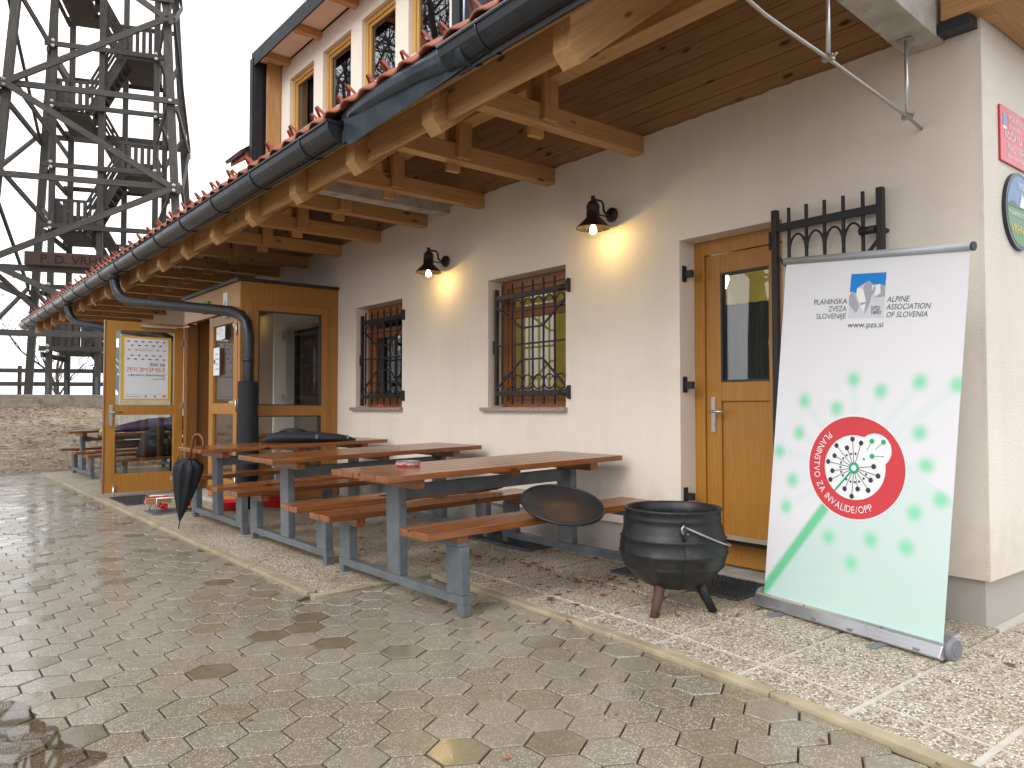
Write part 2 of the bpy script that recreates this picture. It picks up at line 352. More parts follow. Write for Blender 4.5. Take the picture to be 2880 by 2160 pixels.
# ------------------------------------------------------------------ ground and terrain
def hill(x, y):
    d = math.hypot(x, y)
    base = gz(min(y, YW))
    t = max(0., min(1., (-15.0-x)/11.5)); t = t*t*(3-2*t)
    z = base + t*1.12
    if x < -28 : z -= ((-28-x)/10)**2*.8 if x > -60 else 8.2 + (-60-x)*.12
    if y < -12: z -= min(10, ((-12-y)/14)**2*.3)
    return z - (.035 if x > -15.6 else .0)
def make_ground():
    xs = [-900, -500, -260, -140, -90, -60, -48, -40, -35, -32]+[-30+i*.35 for i in range(46)]+[-13, -10, -5, 0, 5, 12, 30, 80, 200, 500, 900]
    ys = [-900, -500, -250, -120, -60, -35, -22, -14, -9, -6, -4]+[-3+i*.35 for i in range(58)]+[18, 24, 35, 60, 120, 300, 900]
    mb = MB(); rng = random.Random(3)
    for y in ys:
        for x in xs:
            j = rng.uniform(-.035, .035) if -30 < x < -15.9 else 0
            mb.v.append((x, y, hill(x, y)-.05+j))
    nx = len(xs)
    for j in range(len(ys)-1):
        for i in range(nx-1):
            mb.f.append((j*nx+i, j*nx+i+1, (j+1)*nx+i+1, (j+1)*nx+i)); mb.sm.append(True)
    m, n, b = newmat('hillside_litter', (.3, .22, .14), .85, 0, .3); v = mapping(n)
    t = N(n, 'ShaderNodeTexNoise', i_Scale=.55, i_Detail=8, i_Roughness=.7); n.links.new(v, t.inputs['Vector'])
    vo = N(n, 'ShaderNodeTexVoronoi', i_Scale=14); n.links.new(v, vo.inputs['Vector'])
    sp = N(n, 'ShaderNodeSeparateColor'); n.links.new(vo.outputs['Color'], sp.inputs[0])
    c = ramp(n, sp.outputs[0], [(0, (.38, .315, .24)), (.4, (.28, .225, .165)), (.75, (.47, .41, .325)), (1, (.21, .165, .12))])
    c = mixc(n, .75, c, ramp(n, t.outputs['Fac'], [(.32, (.42, .36, .30)), (.6, (1.1, 1.05, .98))]), 'MULTIPLY')
    # mud where the slope drains on to the paving
    sx = N(n, 'ShaderNodeSeparateXYZ'); n.links.new(v, sx.inputs[0])
    ma = N(n, 'ShaderNodeMapRange', i_1=-17.8, i_2=-15.6); n.links.new(sx.outputs[0], ma.inputs[0])
    am = N(n, 'ShaderNodeMath', operation='MULTIPLY'); n.links.new(ma.outputs[0], am.inputs[0]); n.links.new(t.outputs['Fac'], am.inputs[1])
    mk = ramp(n, am.outputs[0], [(.2, (0, 0, 0)), (.45, (1, 1, 1))])
    c = mixc(n, mk, c, (.085, .062, .042)); n.links.new(c, b.inputs['Base Color'])
    n.links.new(ramp(n, am.outputs[0], [(.2, (.85,)*3), (.45, (.3,)*3)]), b.inputs['Roughness'])
    bump(n, b, mixc(n, .5, t.outputs['Fac'], vo.outputs['Distance']), .9, .06)
    o = mb.build('ground', m); tag(o, kind='structure')
make_ground()
KX = [(-4.45, 2.83), (-3.98, 2.825), (-2.67, 2.774), (-1.75, 2.70), (-.84, 2.58), (0, 2.44), (1.6, 2.15)]
def kerb_y(x):
    if x < -4.45: return 2.0
    for (a, b), (c, d) in zip(KX, KX[1:]):
        if x <= c: return b+(d-b)*(x-a)/(c-a)
    return 2.15
# sand bed under the pavers
mb = MB()
for xa, xb in ((-15.6, -4.45), (-4.45, 1.6)):
    ye = 2.03 if xb < -4 else 2.86
    mb.add([(xa, -2.3, gz(-2.3)-.014), (xb, -2.3, gz(-2.3)-.014), (xb, ye, gz(ye)-.014), (xa, ye, gz(ye)-.014)], [(0, 1, 2, 3)])
paving = tag(mb.build('paving', m_bed), kind='structure')
# hexagonal pavers: the biggest in the picture singly, the rest in one mesh
HS = .113; FF = HS*math.sqrt(3)
def inpoly_ok(x, y): return y < kerb_y(x)+.03 and x > -15.5 and x < 1.5
def hexa(mb, c, rs, ang=0, tilt=(0, 0), clip=True):
    top = []; g = .0042
    for ring, (rr, dz) in enumerate(((HS-g, -.03), (HS-g, -.002), (HS-g-.003, 0))):
        for k in range(6):
            a = R(60*k)+ang; top.append((c[0]+rr*math.cos(a), c[1]+rr*math.sin(a), c[2]+dz+tilt[0]*rr*math.cos(a)+tilt[1]*rr*math.sin(a)))
    fs = [(12, 13, 14, 15, 16, 17)]
    for r_ in (0, 6): fs += [(r_+k, r_+(k+1) % 6, r_+6+(k+1) % 6, r_+6+k) for k in range(6)]
    b = len(mb.v); mb.v += top; mb.f += [tuple(i+b for i in f) for f in fs]; mb.sm += [False]*len(fs)
    return len(fs)
cells = []; rng = random.Random(11)
CF = Vector((-math.cos(R(38.8)), math.sin(R(38.8)), 0)); CR = Vector((math.sin(R(38.8)), math.cos(R(38.8)), 0))
def proj(x, y, z):
    v = Vector((x, y, z-1.10)); f = v.dot(CF); return (0.5+v.dot(CR)/f*2164/2880, (1145-1080+1080)/2160-0+(-v.z)/f*2164/2160-0.0 if False else (1145-v.z/f*2164)/2160, f) if f > .05 else (9, 9, f)
i = 0
x = -15.4
while x < 1.4:
    y = -2.2 + (FF/2 if i % 2 else 0)
    while y < 3.0:
        lim = kerb_y(x)
        if y < lim+.055: cells.append((x, y))
        y += FF
    x += 1.5*HS; i += 1
vis = []
for x, y in cells:
    p = proj(x, y, gz(y))
    inv = p[2] > .5 and -.02 < p[0] < 1.02 and p[1] < 1.05
    vis.append((p[2] if inv else 99, x, y))
vis.sort()
OUT = [(-4.1, .22), (-3.95, .31), (-3.79, .355), (-3.70, .43), (-3.58, .45), (-3.44, .455), (-3.33, .50), (-3.2, .495), (-3.06, .535), (-2.97, .60), (-2.90, .55), (-2.89, .43), (-2.93, .30), (-2.95, .1), (-3.1, -.1), (-3.5, -.2), (-3.9, -.1), (-4.15, .05)]
def in_poly(x, y, P_):
    c = False
    for (x0, y0), (x1, y1) in zip(P_, P_[1:]+P_[:1]):
        if (y0 > y) != (y1 > y) and x < (x1-x0)*(y-y0)/(y1-y0)+x0: c = not c
    return c
WL = gz(.50)+.001
protos = []
for k in range(5):
    mb = MB(); hexa(mb, (0, 0, 0), None, 0, (rng.uniform(-.012, .012), rng.uniform(-.012, .012))); protos.append(mb.mesh('paver', m_paver))
PUD = (-3.35, .30)
def clip_hex(x, y):      # pavers cut along the kerb
    pts = [(x+(HS-.0045)*math.cos(R(60*k)), y+(HS-.0045)*math.sin(R(60*k))) for k in range(6)]
    res = []
    lim = lambda p: kerb_y(p[0])-.004
    f_ = lambda p: p[1]-lim(p)
    if abs(x+4.45) < .25 and y > 1.85:
        f_ = (lambda p: p[1]-1.998) if x <= -4.40 else ((lambda p: -4.383-p[0]) if y < 2.72 else f_)
    for p, q in zip(pts, pts[1:]+pts[:1]):
        a, b = f_(p), f_(q)
        if a < 0: res.append(p)
        if a*b < 0: t = a/(a-b); res.append((p[0]+(q[0]-p[0])*t, p[1]+(q[1]-p[1])*t))
    return res if len(res) > 2 else None
mbs = MB(); rnds = []; count = 0
for d, x, y in vis:
    edge = y > kerb_y(x)-.13 or (abs(x+4.45) < .25 and y > 1.85)
    dz = rng.gauss(0, .0012); zz = gz(y)+dz
    wet = any(in_poly(x+dx, y+dy, OUT) for dx, dy in ((0, 0), (-.06, -.05), (.05, -.06)))
    if wet: zz = min(zz, WL-.004)
    flat = 0 if wet else 1
    if edge:
        poly = clip_hex(x, y)
        if not poly: continue
        cxy = (sum(p[0] for p in poly)/len(poly), sum(p[1] for p in poly)/len(poly))
        n_ = len(poly); vs = [(px, py, gz(py)+dz-.04) for px, py in poly]+[(px, py, gz(py)+dz-.005) for px, py in poly]+[(cxy[0]+(px-cxy[0])*.95, cxy[1]+(py-cxy[1])*.95, gz(py)+dz) for px, py in poly]
        fs = [tuple(range(2*n_, 3*n_))]+[(r_+k, r_+(k+1) % n_, r_+n_+(k+1) % n_, r_+n_+k) for r_ in (0, n_) for k in range(n_)]
        if count < 290 and d < 50:
            vs = [(a-x, b-y, c-zz) for a, b, c in vs]
            mm = MB().add(vs, fs); link('paver', mm.mesh('paver', m_paver), paving, Matrix.Translation((x, y, zz))); count += 1
        else:
            mbs.add(vs, fs); rnds += [rng.random()]*len(fs)
    elif count < 290 and d < 50:
        o = link('paver', rng.choice(protos), paving, Matrix.Translation((x, y, zz)) @ Matrix.Rotation(SL*flat, 4, 'X') @ Matrix.Rotation(R(60*rng.randrange(6)), 4, 'Z')); count += 1
    else:
        k = hexa(mbs, (x, y, zz), None, 0, (rng.uniform(-.012, .012), SL+rng.uniform(-.012, .012))); rnds += [rng.random()]*k
me = mbs.mesh('pavers_beyond', m_paver, fix=False)
at = me.attributes.new('rnd', 'FLOAT', 'FACE'); at.data.foreach_set('value', rnds)
tag(link('pavers_beyond', me, paving), kind='stuff')
# puddle
mb = MB(); pts = []
out_ = OUT[::-1]
for k in range(len(out_)):
    P_ = [Vector(out_[(k+j) % len(out_)]) for j in (-1, 0, 1, 2)]
    for t in (0, .25, .5, .75):
        q = .5*((2*P_[1])+(P_[2]-P_[0])*t+(2*P_[0]-5*P_[1]+4*P_[2]-P_[3])*t*t+(3*P_[1]-P_[0]-3*P_[2]+P_[3])*t**3)
        pts.append((q.x+.008*math.sin(k*3.1+t*9), q.y+.006*math.sin(k*2.3+t*11)))
ar = sum(a[0]*b[1]-b[0]*a[1] for a, b in zip(pts, pts[1:]+pts[:1]))
if ar < 0: pts.reverse()
mb.add([(px, py, WL) for px, py in pts], [tuple(range(len(pts)))])
m, n, b = newmat('puddle_water', (.62, .52, .40), .03, 0, .5); v = mapping(n)
b.inputs['Transmission Weight'].default_value = 1.; b.inputs['IOR'].default_value = 1.33
vo = N(n, 'ShaderNodeTexVoronoi', i_Scale=4.5); n.links.new(v, vo.inputs['Vector'])
sn = N(n, 'ShaderNodeMath', operation='MULTIPLY', i_1=150.); n.links.new(vo.outputs['Distance'], sn.inputs[0])
si = N(n, 'ShaderNodeMath', operation='SINE'); n.links.new(sn.outputs[0], si.inputs[0])
fa = N(n, 'ShaderNodeMapRange', i_1=.12, i_2=.42, i_3=1., i_4=0.); n.links.new(vo.outputs['Distance'], fa.inputs[0])
mu = N(n, 'ShaderNodeMath', operation='MULTIPLY'); n.links.new(si.outputs[0], mu.inputs[0]); n.links.new(fa.outputs[0], mu.inputs[1])
bump(n, b, mu.outputs[0], .10, .01)
tag(mb.build('puddle', m, fix=False), kind='structure')
# terrace: pebble sheet on the left, slabs on the right
TZ = .012
mb = MB()
for xa, xb, ya in ((-15.6, -4.38, 2.07),):
    mb.add([(xa, ya, gz(ya)+TZ), (xb, ya, gz(ya)+TZ), (xb, 4.26, TZ), (xa, 4.26, TZ)], [(0, 1, 2, 3)])
mb.add([(-15.6, 2.0, gz(2)-.02), (-4.3, 2.0, gz(2)-.02), (-4.3, 2.07, gz(2)+.0), (-15.6, 2.07, gz(2)+.0)], [(0, 1, 2, 3)])
tag(mb.build('terrace', m_peb), kind='structure')
mb = MB()
q = [(-4.38, 2.88)]+[(x, y+.06) for x, y in KX[1:]]
for (x0, y0), (x1, y1) in zip(q, q[1:]):
    mb.add([(x0, y0, gz(y0)+.0105), (x1, y1, gz(y1)+.0105), (x1, 5.6, .0105), (x0, 5.6, .0105)], [(0, 1, 2, 3)])
terr = tag(mb.build('pavement', m_joint), kind='structure')
xc = [-4.375, -3.94, -3.45, -2.95, -2.45, -1.95, -1.455, -1.0, -.5, 0, .5, 1.0, 1.5]
for xa, xb in zip(xc, xc[1:]):
    for k, (o0, o1) in enumerate(((.065, .255), (.255, .70), (.70, 1.15), (1.15, 1.60), (1.60, 2.05), (2.05, 2.5))):
        def P(x, o): return (x, kerb_y(x)+o, 0)
        g = .015
        cs = [P(xa+g, o0+g), P(xb-g, o0+g), P(xb-g, o1-g), P(xa+g, o1-g)]
        if min(c[1] for c in cs) > 5.5 or (xb < -1.4 and min(c[1] for c in cs) > 4.2): continue
        cx, cy = sum(c[0] for c in cs)/4, sum(c[1] for c in cs)/4; z0 = gz(cy)
        top = [(a-cx, min(b, 4.25 if xb < -1.4 else 9)-cy, gz(b)-z0+TZ+.002) for a, b, c in cs]; bot = [(a, b, c-.03) for a, b, c in top]
        mm = MB().add(bot+top, [(4, 5, 6, 7), (0, 1, 5, 4), (1, 2, 6, 5), (2, 3, 7, 6), (3, 0, 4, 7)])
        link('slab', mm.mesh('slab', m_slab), terr, Matrix.Translation((cx, cy, z0)))
# kerb stones
kerb = thing('kerb', 'tan concrete kerb edging between hexagon pavers and pebble terrace', 'kerb', (-4.4, 2.4, gz(2.4)))
def kstone(p, q_, wd=.062):
    p, q_ = Vector((p[0], p[1], gz(p[1])-.035)), Vector((q_[0], q_[1], gz(q_[1])-.035)); d = (q_-p).normalized(); sd = Vector((-d.y, d.x, 0))
    plank('kerb_stone', p+d*.003+sd*wd/2, q_-d*.003+sd*wd/2, wd, .11, m_kerb, kerb, bevel=.006)
xx = -15.5
while xx < -4.5:
    kstone((xx, 2.0), (min(xx+1.0, -4.450), 2.0)); xx += 1.0
kstone((-4.385, 1.995), (-4.385, 2.40)); kstone((-4.385, 2.40), (-4.385, 2.84))
for (x0, y0), (x1, y1) in zip(KX, KX[1:]):
    m_ = max(1, round((x1-x0)/.9))
    for k in range(m_):
        t0, t1 = k/m_, (k+1)/m_
        kstone((x0+(x1-x0)*t0, y0+(y1-y0)*t0), (x0+(x1-x0)*t1, y0+(y1-y0)*t1))

# ------------------------------------------------------------------ the hut
hut = thing('mountain_hut', 'cream plastered mountain hut with timber eaves, tiled roof and dormer', 'building', (-8, 4.2, 0))
XL, XR = -20.2, -1.49
def holed_wall(mb, x0, x1, z0, z1, y0, y1, holes):
    xs = sorted({x0, x1, *[h[0] for h in holes], *[h[1] for h in holes]}); zs = sorted({z0, z1, *[h[2] for h in holes], *[h[3] for h in holes]})
    for a, b in zip(xs, xs[1:]):
        for c, d in zip(zs, zs[1:]):
            if any(h[0] <= a and b <= h[1] and h[2] <= c and d <= h[3] for h in holes): continue
            mb.add([(a, y0, c), (b, y0, c), (b, y0, d), (a, y0, d)], [(0, 1, 2, 3)]); mb.add([(a, y1, c), (b, y1, c), (b, y1, d), (a, y1, d)], [(3, 2, 1, 0)])
    for a, b, c, d in holes:
        if c > z0: mb.add([(a, y0, c), (b, y0, c), (b, y1, c), (a, y1, c)], [(0, 1, 2, 3)])
        mb.add([(a, y0, d), (b, y0, d), (b, y1, d), (a, y1, d)], [(3, 2, 1, 0)])
        mb.add([(a, y0, c), (a, y1, c), (a, y1, d), (a, y0, d)], [(3, 2, 1, 0)]); mb.add([(b, y0, c), (b, y1, c), (b, y1, d), (b, y0, d)], [(0, 1, 2, 3)])
    for z, o in ((z0, 1), (z1, -1)):
        segs = [(a, b) for a, b in zip(xs, xs[1:]) if not any(h[0] <= a and b <= h[1] and h[2] <= z <= h[3] for h in holes)]
        for a, b in segs: mb.add([(a, y0, z), (b, y0, z), (b, y1, z), (a, y1, z)], [(3, 2, 1, 0)])
    for x in (x0, x1): mb.add([(x, y0, z0), (x, y1, z0), (x, y1, z1), (x, y0, z1)], [(0, 1, 2, 3)])
W1 = (-8.13, -7.085, 1.08, 2.255); W2 = (-5.57, -4.535, 1.08, 2.25); D1 = (-3.385, -2.60, .245, 2.246)
PD = (-10.6, -8.75, .245, 2.2)
mb = MB(); holed_wall(mb, XL, XR, .245, 3.055, 4.2, 4.5, [W1, W2, D1, PD]); mb.build('facade_wall', m_plaster, hut, fix=False)
# side wall round the corner
MB().box(XR-.012, XR+.004, 4.1985, 12, .2445, 6.0).build('side_wall', m_side, hut)
mb = MB(); holed_wall(mb, XL, XR-.035, -.25, .243, 4.235, 4.5, [(D1[0], D1[1], -.1, .243), (PD[0], PD[1], -.1, .243)]); mb.build('plinth', m_plinth, hut)
MB().box(XR-.060, XR-.032, 4.2335, 12, -.25, .242).build('plinth', m_plinth, hut)
# rough plaster lip along the top of the facade
mb = MB(); rr = random.Random(5); x = XL; vs = []
while x < -1.9:
    vs.append((x, rr.uniform(.004, .016), rr.uniform(.0, .010))); x += rr.uniform(.03, .09)
for (xa, da, ha), (xb, db, hb) in zip(vs, vs[1:]):
    mb.add([(xa, 4.199, 3.045), (xb, 4.199, 3.045), (xb, 4.199, 3.056+hb), (xa, 4.199, 3.056+ha), (xa, 4.24, 3.056+ha), (xb, 4.24, 3.056+hb)], [(0, 1, 2, 3), (3, 2, 5, 4)])
mb.build('plaster_lip', m_plaster, hut)
# boards of the upper wall
for k in range(11):
    z = 3.07+.104*k
    plank('wall_board', (XL, 4.235+.0, z+.05), (-1.86, 4.235, z+.05), .02, .100, m_board, hut, up=(0, 0, 1), bevel=.004)
MB().box(XL, -1.80, 4.25, 4.50, 3.057, 4.40).build('upper_wall', m_dark, hut)
# tie beams, clamp posts, rafters, purlin
BX = [-3.70-.963*k for k in range(17)]
def rz(y): return 2.62+.78*(y-2.36)        # underside of the rafters
SLP = math.atan(.78)
prof = [(2.43, rz(2.43)), (4.6, rz(4.6)), (4.6, rz(4.6)+.26), (2.365, rz(2.365)+.26), (2.365, rz(2.365)+.12)]
rm = MB().prism(prof, lambda a, b, d: (d, a, b), -.06, .06)
# lay the rafter mesh along its own X axis so the grain follows the timber
RM = basis((0, 2.36, rz(2.36)), (0, math.cos(SLP), math.sin(SLP)), (-1, 0, 0))
rinv = RM.inverted(); rm.v = [tuple(rinv @ Vector(p)) for p in rm.v]
rmesh = rm.mesh('rafter', m_beam, .006)
for x in [-2.56]+BX:
    link('rafter', rmesh, hut, Matrix.Translation((x-.02, 0, 0)) @ RM)
for i, x in enumerate(BX):
    plank('tie_beam', (x-.05, 2.58, 2.995), (x-.05, 4.22, 2.995), .10, .13, m_beam, hut, bevel=.006)
    plank('clamp_post', (x+.022, 3.27, 2.945), (x+.022, 3.27, 3.40), .115, .045, m_beam, hut, up=(1, 0, 0), bevel=.004)
    plank('clamp_post', (x-.122, 3.27, 2.88), (x-.122, 3.27, 3.40), .115, .045, m_beam, hut, up=(1, 0, 0), bevel=.004)
for xa, xb in ((XL, -14.5), (-14.5, -9.0), (-9.0, -3.5), (-3.5, -1.2)):
    plank('purlin', (xa+.002, 3.31, 3.305), (xb-.002, 3.31, 3.305), .14, .19, m_beam, hut, bevel=.006)
# sheathing over the rafters and eaves board
def sheath(y0, y1, t0, t1, xa, xb):
    return MB().prism([(y0, rz(y0)+t0), (y1, rz(y1)+t0), (y1, rz(y1)+t1), (y0, rz(y0)+t1)], lambda a, b, d: (d, a, b), xa, xb)
yy = 2.30; k = 0
while yy < 4.6:
    plank('sheathing_board', (XL, yy+.055, rz(yy+.055)+.271), (-1.0, yy+.055, rz(yy+.055)+.271), .138, .022, m_board, hut, up=(0, -math.sin(SLP), math.cos(SLP)), bevel=.003); yy += .11
sheath(2.24, 8.5, .285, .36, XL, -1.0).build('roof_deck', m_dark, hut)
for xa, xb in zip([XL]+sorted(BX), sorted(BX)+[-2.5]):
    if xb-xa > .2: plank('eaves_board', (xa+.05, 2.47, rz(2.47)+.155), (xb-.09, 2.47, rz(2.47)+.155), .022, .21, m_beam, hut)
# concrete cantilevers
cant = MB().prism([(2.75, 3.10), (4.21, 2.975), (4.21, 3.45), (2.75, 3.60)], lambda a, b, d: (d, a, b), -1.85, -1.655)
cant.build('concrete_beam', m_conc, hut, bevel=.008)
MB().box(-6.35, -6.20, 2.75, 4.21, 2.985, 3.12).build('concrete_beam', m_conc, hut, bevel=.006)
# timber over the corner and along the side wall
plank('corner_block', (-1.63, 4.20, 3.13), (-1.42, 4.20, 3.13), .22, .16, m_beam, hut)
MB().box(-1.654, -1.50, 4.10, 4.199, 2.995, 3.045).build('corner_flashing', m_gutter, hut)
plank('verge_beam', (-1.36, 4.12, 3.13), (-1.36, 11, 3.13), .24, .15, m_beam, hut)
plank('verge_board', (-1.21, 4.05, 3.22), (-1.21, 11, 3.22), .05, .30, m_beam, hut)
# tiles
TW, TL = .235, .36
def tz(y): return 1.1+.854*y+.035
tile_n = 9
def tile_mesh():
    mb = MB(); secs = []
    for j, (yy, dz) in enumerate(((0, .03), (TL+.04, 0))):
        row = []
        for i in range(tile_n+1):
            t = i/tile_n; row.append((t*TW*1.03, yy, dz+.030*(.5+.5*math.cos(2*math.pi*(t-.28)))**1.3))
        secs.append(row)
    n_ = tile_n+1; vs = secs[0]+secs[1]+[(x, y, z-.016) for x, y, z in secs[0]]+[(x, y, z-.016) for x, y, z in secs[1]]
    fs = [(i, i+1, n_+i+1, n_+i) for i in range(tile_n)]+[(2*n_+i+1, 2*n_+i, 3*n_+i, 3*n_+i+1) for i in range(tile_n)]+[(i+1, i, 2*n_+i, 2*n_+i+1) for i in range(tile_n)]
    mb.add(vs, fs, True); return mb.mesh('roof_tile', m_tile, fix=False)
tmesh = tile_mesh(); TS = math.atan(.82)
nt_ = int((-1.0-XL)/TW)
far = MB()
def trow(r): y = 2.20+r*TL*math.cos(TS); return y, 1.1+.854*2.20+.0+r*TL*math.sin(TS)
for r_ in range(3):
    y, z = trow(r_)
    for i in range(nt_):
        link('roof_tile', tmesh, hut, Matrix.Translation((XL+i*TW, y, z+random.uniform(-.004, .004))) @ Matrix.Rotation(TS, 4, 'X'))
for r_ in range(3, 17):
    y, z = trow(r_); row = []
    for i in range(nt_*6+1):
        t = (i/6) % 1; h = .030*(.5+.5*math.cos(2*math.pi*(t-.28)))**1.3; x = XL+i*TW/6
        row.append((x, h))
    vs = [(x, y, z+.03+h) for x, h in row]+[(x, y+TL*math.cos(TS)+.03, z+TL*math.sin(TS)+.03+h) for x, h in row]
    n_ = len(row); far.add(vs, [(i, i+1, n_+i+1, n_+i) for i in range(n_-1)], True)
tag(far.build('roof_tiles_beyond', m_tile, hut, fix=False), kind='stuff')
# snow guards
sg = MB()
for q0, q1 in (((-.040, 0, 0), (-.008, 0, .085)), ((.040, 0, 0), (.008, 0, .085)), ((-.010, 0, .083), (.010, 0, .083))): sg.beam(q0, q1, .022, .004, (1, 0, 0.3))
sg.box(-.05, .05, -.004, .20, -.006, 0)
sgm = sg.mesh('snow_guard', m_guard)
for r_, off in ((0, 0), (1, 1)):
    y, z = trow(r_); 
    for i in range(off, nt_, 2):
        link('snow_guard', sgm, hut, Matrix.Translation((XL+i*TW+.066, y+.16, z+.062+.16*.82)) @ Matrix.Rotation(TS, 4, 'X') @ Matrix.Rotation(random.uniform(-.12, .12), 4, 'Z'))
# gutters
def gutter(xa, xb, yc, zc, r, mat, name='gutter', capr=True):
    mb = MB(); n_ = 14; th = .004
    for s in range(n_):
        a0, a1 = math.pi+math.pi*s/n_, math.pi+math.pi*(s+1)/n_
        for rr, flip in ((r, 0), (r-th, 1)):
            vs = [(xa, yc+rr*math.cos(a0), zc+rr*math.sin(a0)), (xb, yc+rr*math.cos(a0), zc+rr*math.sin(a0)), (xb, yc+rr*math.cos(a1), zc+rr*math.sin(a1)), (xa, yc+rr*math.cos(a1), zc+rr*math.sin(a1))]
            mb.add(vs, [(0, 1, 2, 3) if not flip else (3, 2, 1, 0)], True)
    mb.tube([(xa, yc-r, zc), (xb, yc-r, zc)], .011, 8)
    o = mb.build(name, mat, hut, fix=False)
    if capr:
        cp = MB(); pr = [(r*1.02*math.cos(math.pi+math.pi*s/14), r*1.02*math.sin(math.pi+math.pi*s/14)) for s in range(15)]
        cp.prism(pr, lambda a, b, d: (d, yc+a, zc+b), xb, xb+.006)
        cp.tube([(xb+.004, yc+r*1.02*math.cos(math.pi+math.pi*s/14), zc+r*1.02*math.sin(math.pi+math.pi*s/14)) for s in range(15)], .007, 6)
        cp.box(xb-.004, xb+.012, yc-r-.012, yc+r+.01, zc-.006, zc+.014)
        cp.build('end_cap', mat, o)
    return o
GY, GZ, GR = 2.245, 2.935, .112
g1 = gutter(-20.1, -4.55, GY, GZ, GR, m_gutter)
g2 = gutter(-3.28, -.9, GY+.012, GZ+.012, GR, m_gutter, capr=False)
hb = MB(); hb.tube([(0, GY+(GR+.004)*math.cos(math.pi+math.pi*s/12), GZ+(GR+.004)*math.sin(math.pi+math.pi*s/12)) for s in range(13)], .0055, 5)
hb.tube([(0, GY-GR-.004, GZ), (0, GY-GR+.01, GZ+.018)], .008, 5); hbm = hb.mesh('gutter_bracket', m_gutter)
for i in range(17): link('gutter_bracket', hbm, hut, Matrix.Translation((-4.98-.95*i, 0, 0)))
link('gutter_bracket', hbm, hut, Matrix.Translation((-2.95, .012, .012))); link('gutter_bracket', hbm, hut, Matrix.Translation((-2.0, .012, .012)))
# bare zinc length between the two gutters, and the flashing beneath
z_ = MB(); P0 = Vector((-4.53, GY+.03, GZ+.045)); P1 = Vector((-3.1, GY+.005, GZ-.02))
pth = [(P0.lerp(P1, t).x, P0.lerp(P1, t).y-.02*math.sin(math.pi*min(1, t*1.2)), P0.lerp(P1, t).z+.015*math.sin(math.pi*t)) for t in [k/12 for k in range(13)]]
z_.tube(pth, [.05, .055, .06, .06, .06, .062, .064, .066, .068, .074, .082, .09, .096], 14); z_.build('zinc_gutter_length', m_zinc, hut)
fl = MB().prism([(-4.50, -.13), (-4.42, -.19), (-2.95, -.12), (-2.95, .02), (-4.50, .05)], lambda a, b, d: (a, GY-.017+d, GZ+b+.02), 0, .006)
fl.build('eaves_flashing', m_zinc, hut)
# downpipes
def downpipe(x0, wall, sleeve):
    xw, yw = wall
    p = [(x0, GY, GZ-.07), (x0, GY, GZ-.20), (x0+.03, GY+.02, GZ-.30), (x0+.14, GY+.06, GZ-.40), (x0+.30, GY+.10, GZ-.46),
         (xw-.30, yw-.085, 2.185), (xw-.14, yw-.04, 2.13), (xw-.04, yw-.01, 2.04), (xw, yw, 1.90), (xw, yw, gz(yw)+.0)]
    o = MB().tube(p, .060, 14).build('downpipe', m_pipe, hut)
    MB().tube([(x0, GY, GZ-.06), (x0, GY, GZ-.16)], [.075, .066], 14).build('outlet', m_gutter, o)
    for z in (1.62, .17): MB().tube([(xw, yw, z-.018), (xw, yw, z+.018)], .067, 14).build('pipe_clip', m_pipe, o)
    if sleeve:
        s = MB(); rs = random.Random(9); n_ = 18; rings = []
        for z, r in ((1.38, .098), (1.30, .102), (1.05, .106), (.8, .112), (.62, .118), (.50, .121), (.40, .117), (.30, .112), (.24, .110)):
            rings.append([(xw+(r*1.0+.006*math.sin(3*k+z*9))*math.cos(2*math.pi*k/n_), yw+(r+.006*math.sin(3*k+z*9))*math.sin(2*math.pi*k/n_), z) for k in range(n_)])
        vs = [p_ for rg in rings for p_ in rg]
        s.add(vs, [(i*n_+k, i*n_+(k+1) % n_, (i+1)*n_+(k+1) % n_, (i+1)*n_+k) for i in range(len(rings)-1) for k in range(n_)], True)
        s.box(xw-.125, xw-.10, yw-.07, yw-.02, 1.20, 1.385)
        s.build('sleeve', m_wrap, o)
        MB().tube([(xw, yw, 1.37), (xw, yw, 1.385)], [.1, .1], 18).build('sleeve_rim', m_wrap, o)
    return o
downpipe(-11.15, (-8.46, 3.055), True)
downpipe(-14.6, (-12.2, 3.3), False)
# dormer
DY = 4.22
mb = MB(); DW = [(-10.18+1.055*k, -9.40+1.055*k, 4.6, 5.66) for k in range(4)]
holed_wall(mb, -10.55, -6.12, 4.4, 5.93, DY, DY+.2, DW); mb.build('dormer_wall', m_plaster, hut, fix=False)
def window(x0, x1, z0, z1, y, mf, glass, rails=(), t=.065, name='window', backing=None):
    f = MB(); d = .06
    f.box(x0, x0+t, y, y+d, z0, z1).box(x1-t, x1, y, y+d, z0, z1).box(x0+t, x1-t, y, y+d, z1-t, z1).box(x0+t, x1-t, y, y+d, z0, z0+t)
    s = t*.75
    f.box(x0+t, x0+t+s, y+.018, y+d, z0+t, z1-t).box(x1-t-s, x1-t, y+.018, y+d, z0+t, z1-t).box(x0+t+s, x1-t-s, y+.018, y+d, z1-t-s, z1-t).box(x0+t+s, x1-t-s, y+.018, y+d, z0+t, z0+t+s)
    for r_ in rails: f.box(x0+t+s, x1-t-s, y+.02, y+d, r_-.05, r_+.05)
    o = f.build(name, mf, hut, bevel=.004)
    MB().box(x0+t+s, x1-t-s, y+.038, y+.044, z0+t+s, z1-t-s).build('pane', glass, o)
    return o
for a, b, c, d in DW: window(a+.003, b-.003, c, d-.003, DY+.05, m_wframe, m_glass2, t=.055)
MB().box(-10.5, -6.15, DY+.21, DY+2.2, 4.7, 5.9).build('dormer_dark_backing', m_dark, hut)  # near-black box close behind the panes, standing in for an unlit room
